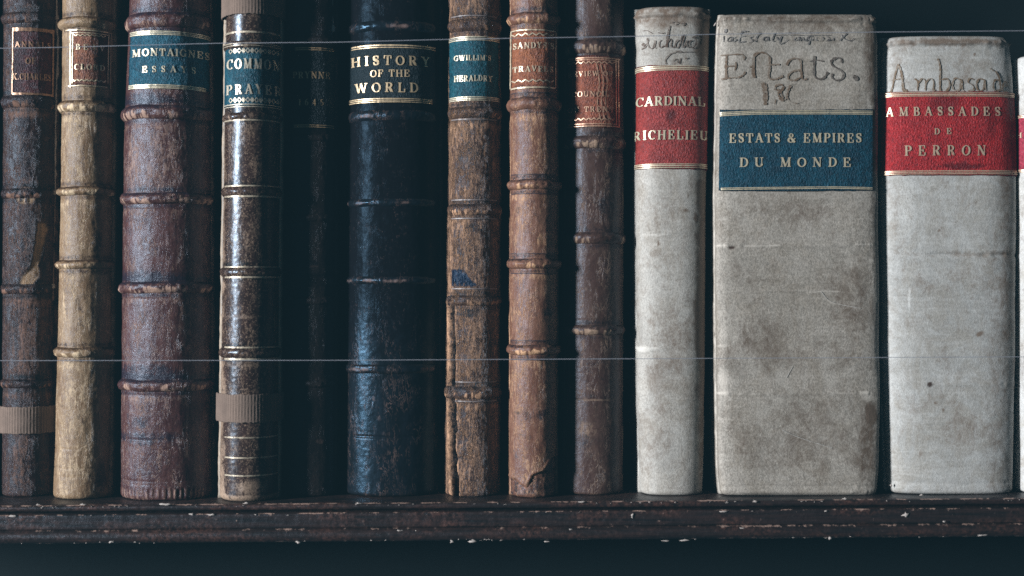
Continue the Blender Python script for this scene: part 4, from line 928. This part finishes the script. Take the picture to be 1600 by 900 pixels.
b12.ribbons(text('PERRON', 1413, 1540, 243, 16, 15), 1.9, g, 'lettering', L)
TH = .20
c7 = lambda p, w=3.: pen(sc(squeeze(p), 1340, 0, 2.8125), w, .45)
ik12 = ink_mat('brown_ink_white_vellum', (.52, .5, .46), (.20, .135, .085), .41, 6)
b12.ribbons([c7([(132, 400), (150, 395), (165, 330), (180, 278)], 2.4), c7([(180, 278), (195, 320), (205, 395), (222, 395)], 4.), c7([(150, 348), (205, 342)], 2.),
             c7([(255, 345), (270, 360), (268, 398)], 2.6), c7([(268, 370), (290, 345), (305, 360), (303, 398)], 2.6), c7([(303, 370), (325, 345), (342, 360), (340, 398), (350, 395)], 2.6),
             c7([(362, 258), (372, 300), (372, 398), (400, 400), (415, 375), (405, 348), (378, 350)], 3.), c7([(465, 350), (440, 345), (428, 375), (440, 400), (462, 390), (468, 350), (475, 398), (482, 398)], 2.8),
             c7([(525, 350), (508, 345), (500, 362), (520, 375), (525, 395), (500, 400)], 2.6), c7([(572, 350), (550, 348), (538, 375), (550, 400), (570, 390), (576, 350), (580, 398)], 2.6),
             c7([(600, 300), (618, 312)], 2.6), c7([(650, 355), (625, 350), (615, 375), (625, 400), (648, 392)], 2.8), c7([(625, 310), (642, 340), (650, 398)], 2.8), c7([(662, 380), (678, 372), (670, 355), (658, 375), (662, 400), (680, 398)], 2.4)], .4, ik12, 'ink_lettering', None, .4)

# ---- 13 last at the right edge
m = vellum('pale_vellum', (.62, .62, .60), (.70, .70, .69), (.25, .2, .18), 13, .3)
b13 = Book('white vellum book cut off by the right edge of the picture', [(0, 1586, 1698), (300, 1588, 1700), (800, 1592, 1704)], 86, y0=-32, D=26, p=3., ow=(1, 2), mat=m, seed=13, r=6)
b13.dispf = vrel(13, .8); b13.spine(rs=2.4, cs=2.2, attrs=vattr(13)); b13.boards(gap=3)
ml = label_mat('pink_red_label', (.50, .05, .09), (.36, .03, .06), 13, wearc=(.6, .3, .35))
L = b13.patch(1590, 1702, 178, 268, 1.3, ml, rag=.5); L['label'] = 'pinkish red leather label'
b13.ribbons([([(1590, y), (1702, y)], 1.4) for y in (180, 182.5, 265, 267.5)], 1.7, g, 'gilt_rule', L, .15)
b13.ribbons(text('HISTOIRE', 1590, 1688, 214, 8), 1.7, g, 'lettering', L)

# ------------------------------------------------------------------ cloth tapes tied round two books
def tape_mat():
    t = NT('woven_cotton_tape')
    n = t.noise((1400, 1400, 1400), 2, .7); n2 = t.noise((60, 60, 60), 3, .6)
    col = t.mix(n, (.14, .10, .082), (.27, .205, .17)); col = t.mix(t.ramp(n2, .42, .6), col, (.16, .12, .10))
    col = t.mix(t.attr('wear_shading'), col, (.07, .05, .042))
    return t.out(col, .9, t.bump(n, .5, .0003), .15)
M_TAPE = tape_mat()
def tape(b, y0, y1, label, extra=2.2, slope=0.):
    za, zc = (450 - y0) * b.kz, (450 - y1) * b.kz
    nr = max(10, int((za - zc) / 1.3)); zs = np.linspace(za, zc, nr)
    c, a = b.edges((za + zc) / 2); c = float(c); a = float(a)
    nc = int(2 * a * 1.35 / .6); s = np.linspace(-1, 1, nc)
    S, Z = np.meshgrid(s, zs)
    X, Y, Zz = b.pos(S, Z, extra + .25)
    u = b.u(S, Z); per = 3.9
    rib = np.cos(2 * np.pi * u / per + .9 * np.sin(Z * 2.4 + np.round(u / per) * np.pi)); al = .28 * rib + .3 * (vn(u / 1.5, Z / 1.5, 3) - .5)
    al = al * sstep(0, 2.5, np.minimum(za - Z, Z - zc))
    xr = Z * 0
    X2, Y2, _ = b.pos(S, Z, extra + .25 + al)
    # widen so that the band lies over the boards' edges
    k = np.clip(np.abs(S) ** 4, 0, 1)
    X2 = X2 + np.where(S < 0, -1, 1) * k * np.where(S < 0, b.ow[0] - .2, b.ow[1] - .2)
    edge = .7 * (vn(u / 3, Z * 0, 5) - .5); f = np.abs((Z - (za + zc) / 2) / ((za - zc) / 2)) ** 8
    Zz = Zz + edge * f * np.sign(Z - (za + zc) / 2) * 2 + slope * S + 0 * X2
    left = [(X2[:, :1] - dx, Y2[:, :1] + dy) for dx, dy in ((.6, 6), (1.2, 14), (1.2, 90), (1.2, 300))][::-1]
    right = [(X2[:, -1:] + dx, Y2[:, -1:] + dy) for dx, dy in ((.6, 6), (1.2, 14), (1.2, 90), (1.2, 300))]
    X = np.hstack([q[0] for q in left] + [X2] + [q[0] for q in right]); Y = np.hstack([q[1] for q in left] + [Y2] + [q[1] for q in right])
    Zz = np.hstack([Zz[:, :1]] * 4 + [Zz] + [Zz[:, -1:]] * 4)
    w = np.hstack([rib[:, :1]] * 4 + [rib] + [rib[:, -1:]] * 4)
    org = np.array([b.org[0], b.org[1], zc])
    me = mesh('cloth_tape', (np.stack([X, Y, Zz], -1).reshape(-1, 3) - org) * K, gridfaces(*X.shape, flip=True))
    attr(me, 'wear_shading', np.clip(-w * .8, 0, 1) * .6 * (.5 + vn(Zz / 1.7, X / 2.1, 4)))
    o = bpy.data.objects.new('cloth_tape', me); COL.objects.link(o); me.materials.append(M_TAPE); o.location = tuple(org * K)
    md = o.modifiers.new('thickness', 'SOLIDIFY'); md.thickness = .8 * K; md.offset = 0
    return tag(o, label, 'cloth tape', 'cloth tapes tied round old books')
tape(b1, 636, 678, 'brown woven tape round the dark plum book at far left', 2.4, .5)
tape(b4, 616.5, 660.5, 'brown woven tape low round the speckled book with the prayer label')
tape(b4, -22, 21.5, 'brown woven tape round the top of the speckled prayer label book')

# ------------------------------------------------------------------ nylon threads stretched in front of the books
def thread(pts, r, y, label, mat):
    P = [((px - 800) * (F + y) / F, y, (450 - py) * (F + y) / F) for px, py in pts]
    V = []; n = 8
    for x, yy, z in P:
        for k in range(n):
            a = 2 * math.pi * k / n; V.append((x, yy + r * math.cos(a), z + r * math.sin(a)))
    f = [(i * n + k, i * n + (k + 1) % n, (i + 1) * n + (k + 1) % n, (i + 1) * n + k) for i in range(len(P) - 1) for k in range(n)] + [tuple(range(n)), tuple((len(P) - 1) * n + k for k in range(n))[::-1]]
    o0 = np.array([0, y, P[0][2]])
    me = mesh('taut_thread', (np.array(V) - o0) * K, f); me.materials.append(mat)
    o = bpy.data.objects.new('taut_thread', me); COL.objects.link(o); o.location = tuple(o0 * K)
    return tag(o, label, 'thread', 'thin threads stretched across the shelf')
mt = NT('pale_nylon'); M_THREAD = mt.out((.30, .32, .37), .35, None, .5)
thread([(-700, 94), (0, 75.5), (90, 74), (345, 67.5), (525, 66), (700, 61.5), (980, 57), (1120, 53.5), (1380, 50), (1600, 48), (2200, 43)], .5, -78, 'thin pale thread stretched across the books level with the title labels', M_THREAD)
thread([(-700, 565), (0, 563.5), (525, 563), (700, 562), (1100, 560), (1600, 557.5), (2200, 553)], .45, -78, 'thin pale thread stretched across the lower third of the books', M_THREAD)

# ------------------------------------------------------------------ teal scattering volume added to lift the blacks
def haze_box(x0, x1, y0, y1, z0, z1, dens, color):
    v = [(x, y, z) for x in (x0, x1) for y in (y0, y1) for z in (z0, z1)]
    me = mesh('black_lift_haze', v, [(0, 1, 3, 2), (4, 6, 7, 5), (0, 4, 5, 1), (2, 3, 7, 6), (0, 2, 6, 4), (1, 5, 7, 3)], False)
    m = bpy.data.materials.new('black_lift_volume'); m.use_nodes = True; nt = m.node_tree; nt.nodes.clear()
    out = nt.nodes.new('ShaderNodeOutputMaterial'); pv = nt.nodes.new('ShaderNodeVolumePrincipled')
    pv.inputs['Density'].default_value = dens; pv.inputs['Color'].default_value = (*color, 1); pv.inputs['Anisotropy'].default_value = 0
    nt.links.new(pv.outputs[0], out.inputs['Volume']); me.materials.append(m)
    o = bpy.data.objects.new('black_lift_haze', me); COL.objects.link(o); o['kind'] = 'stuff'
HAZE = 0.038
haze_box(-1.2, 1.2, -1.1, .6, -1.45, .5, HAZE, (.31, .76, 1.0))
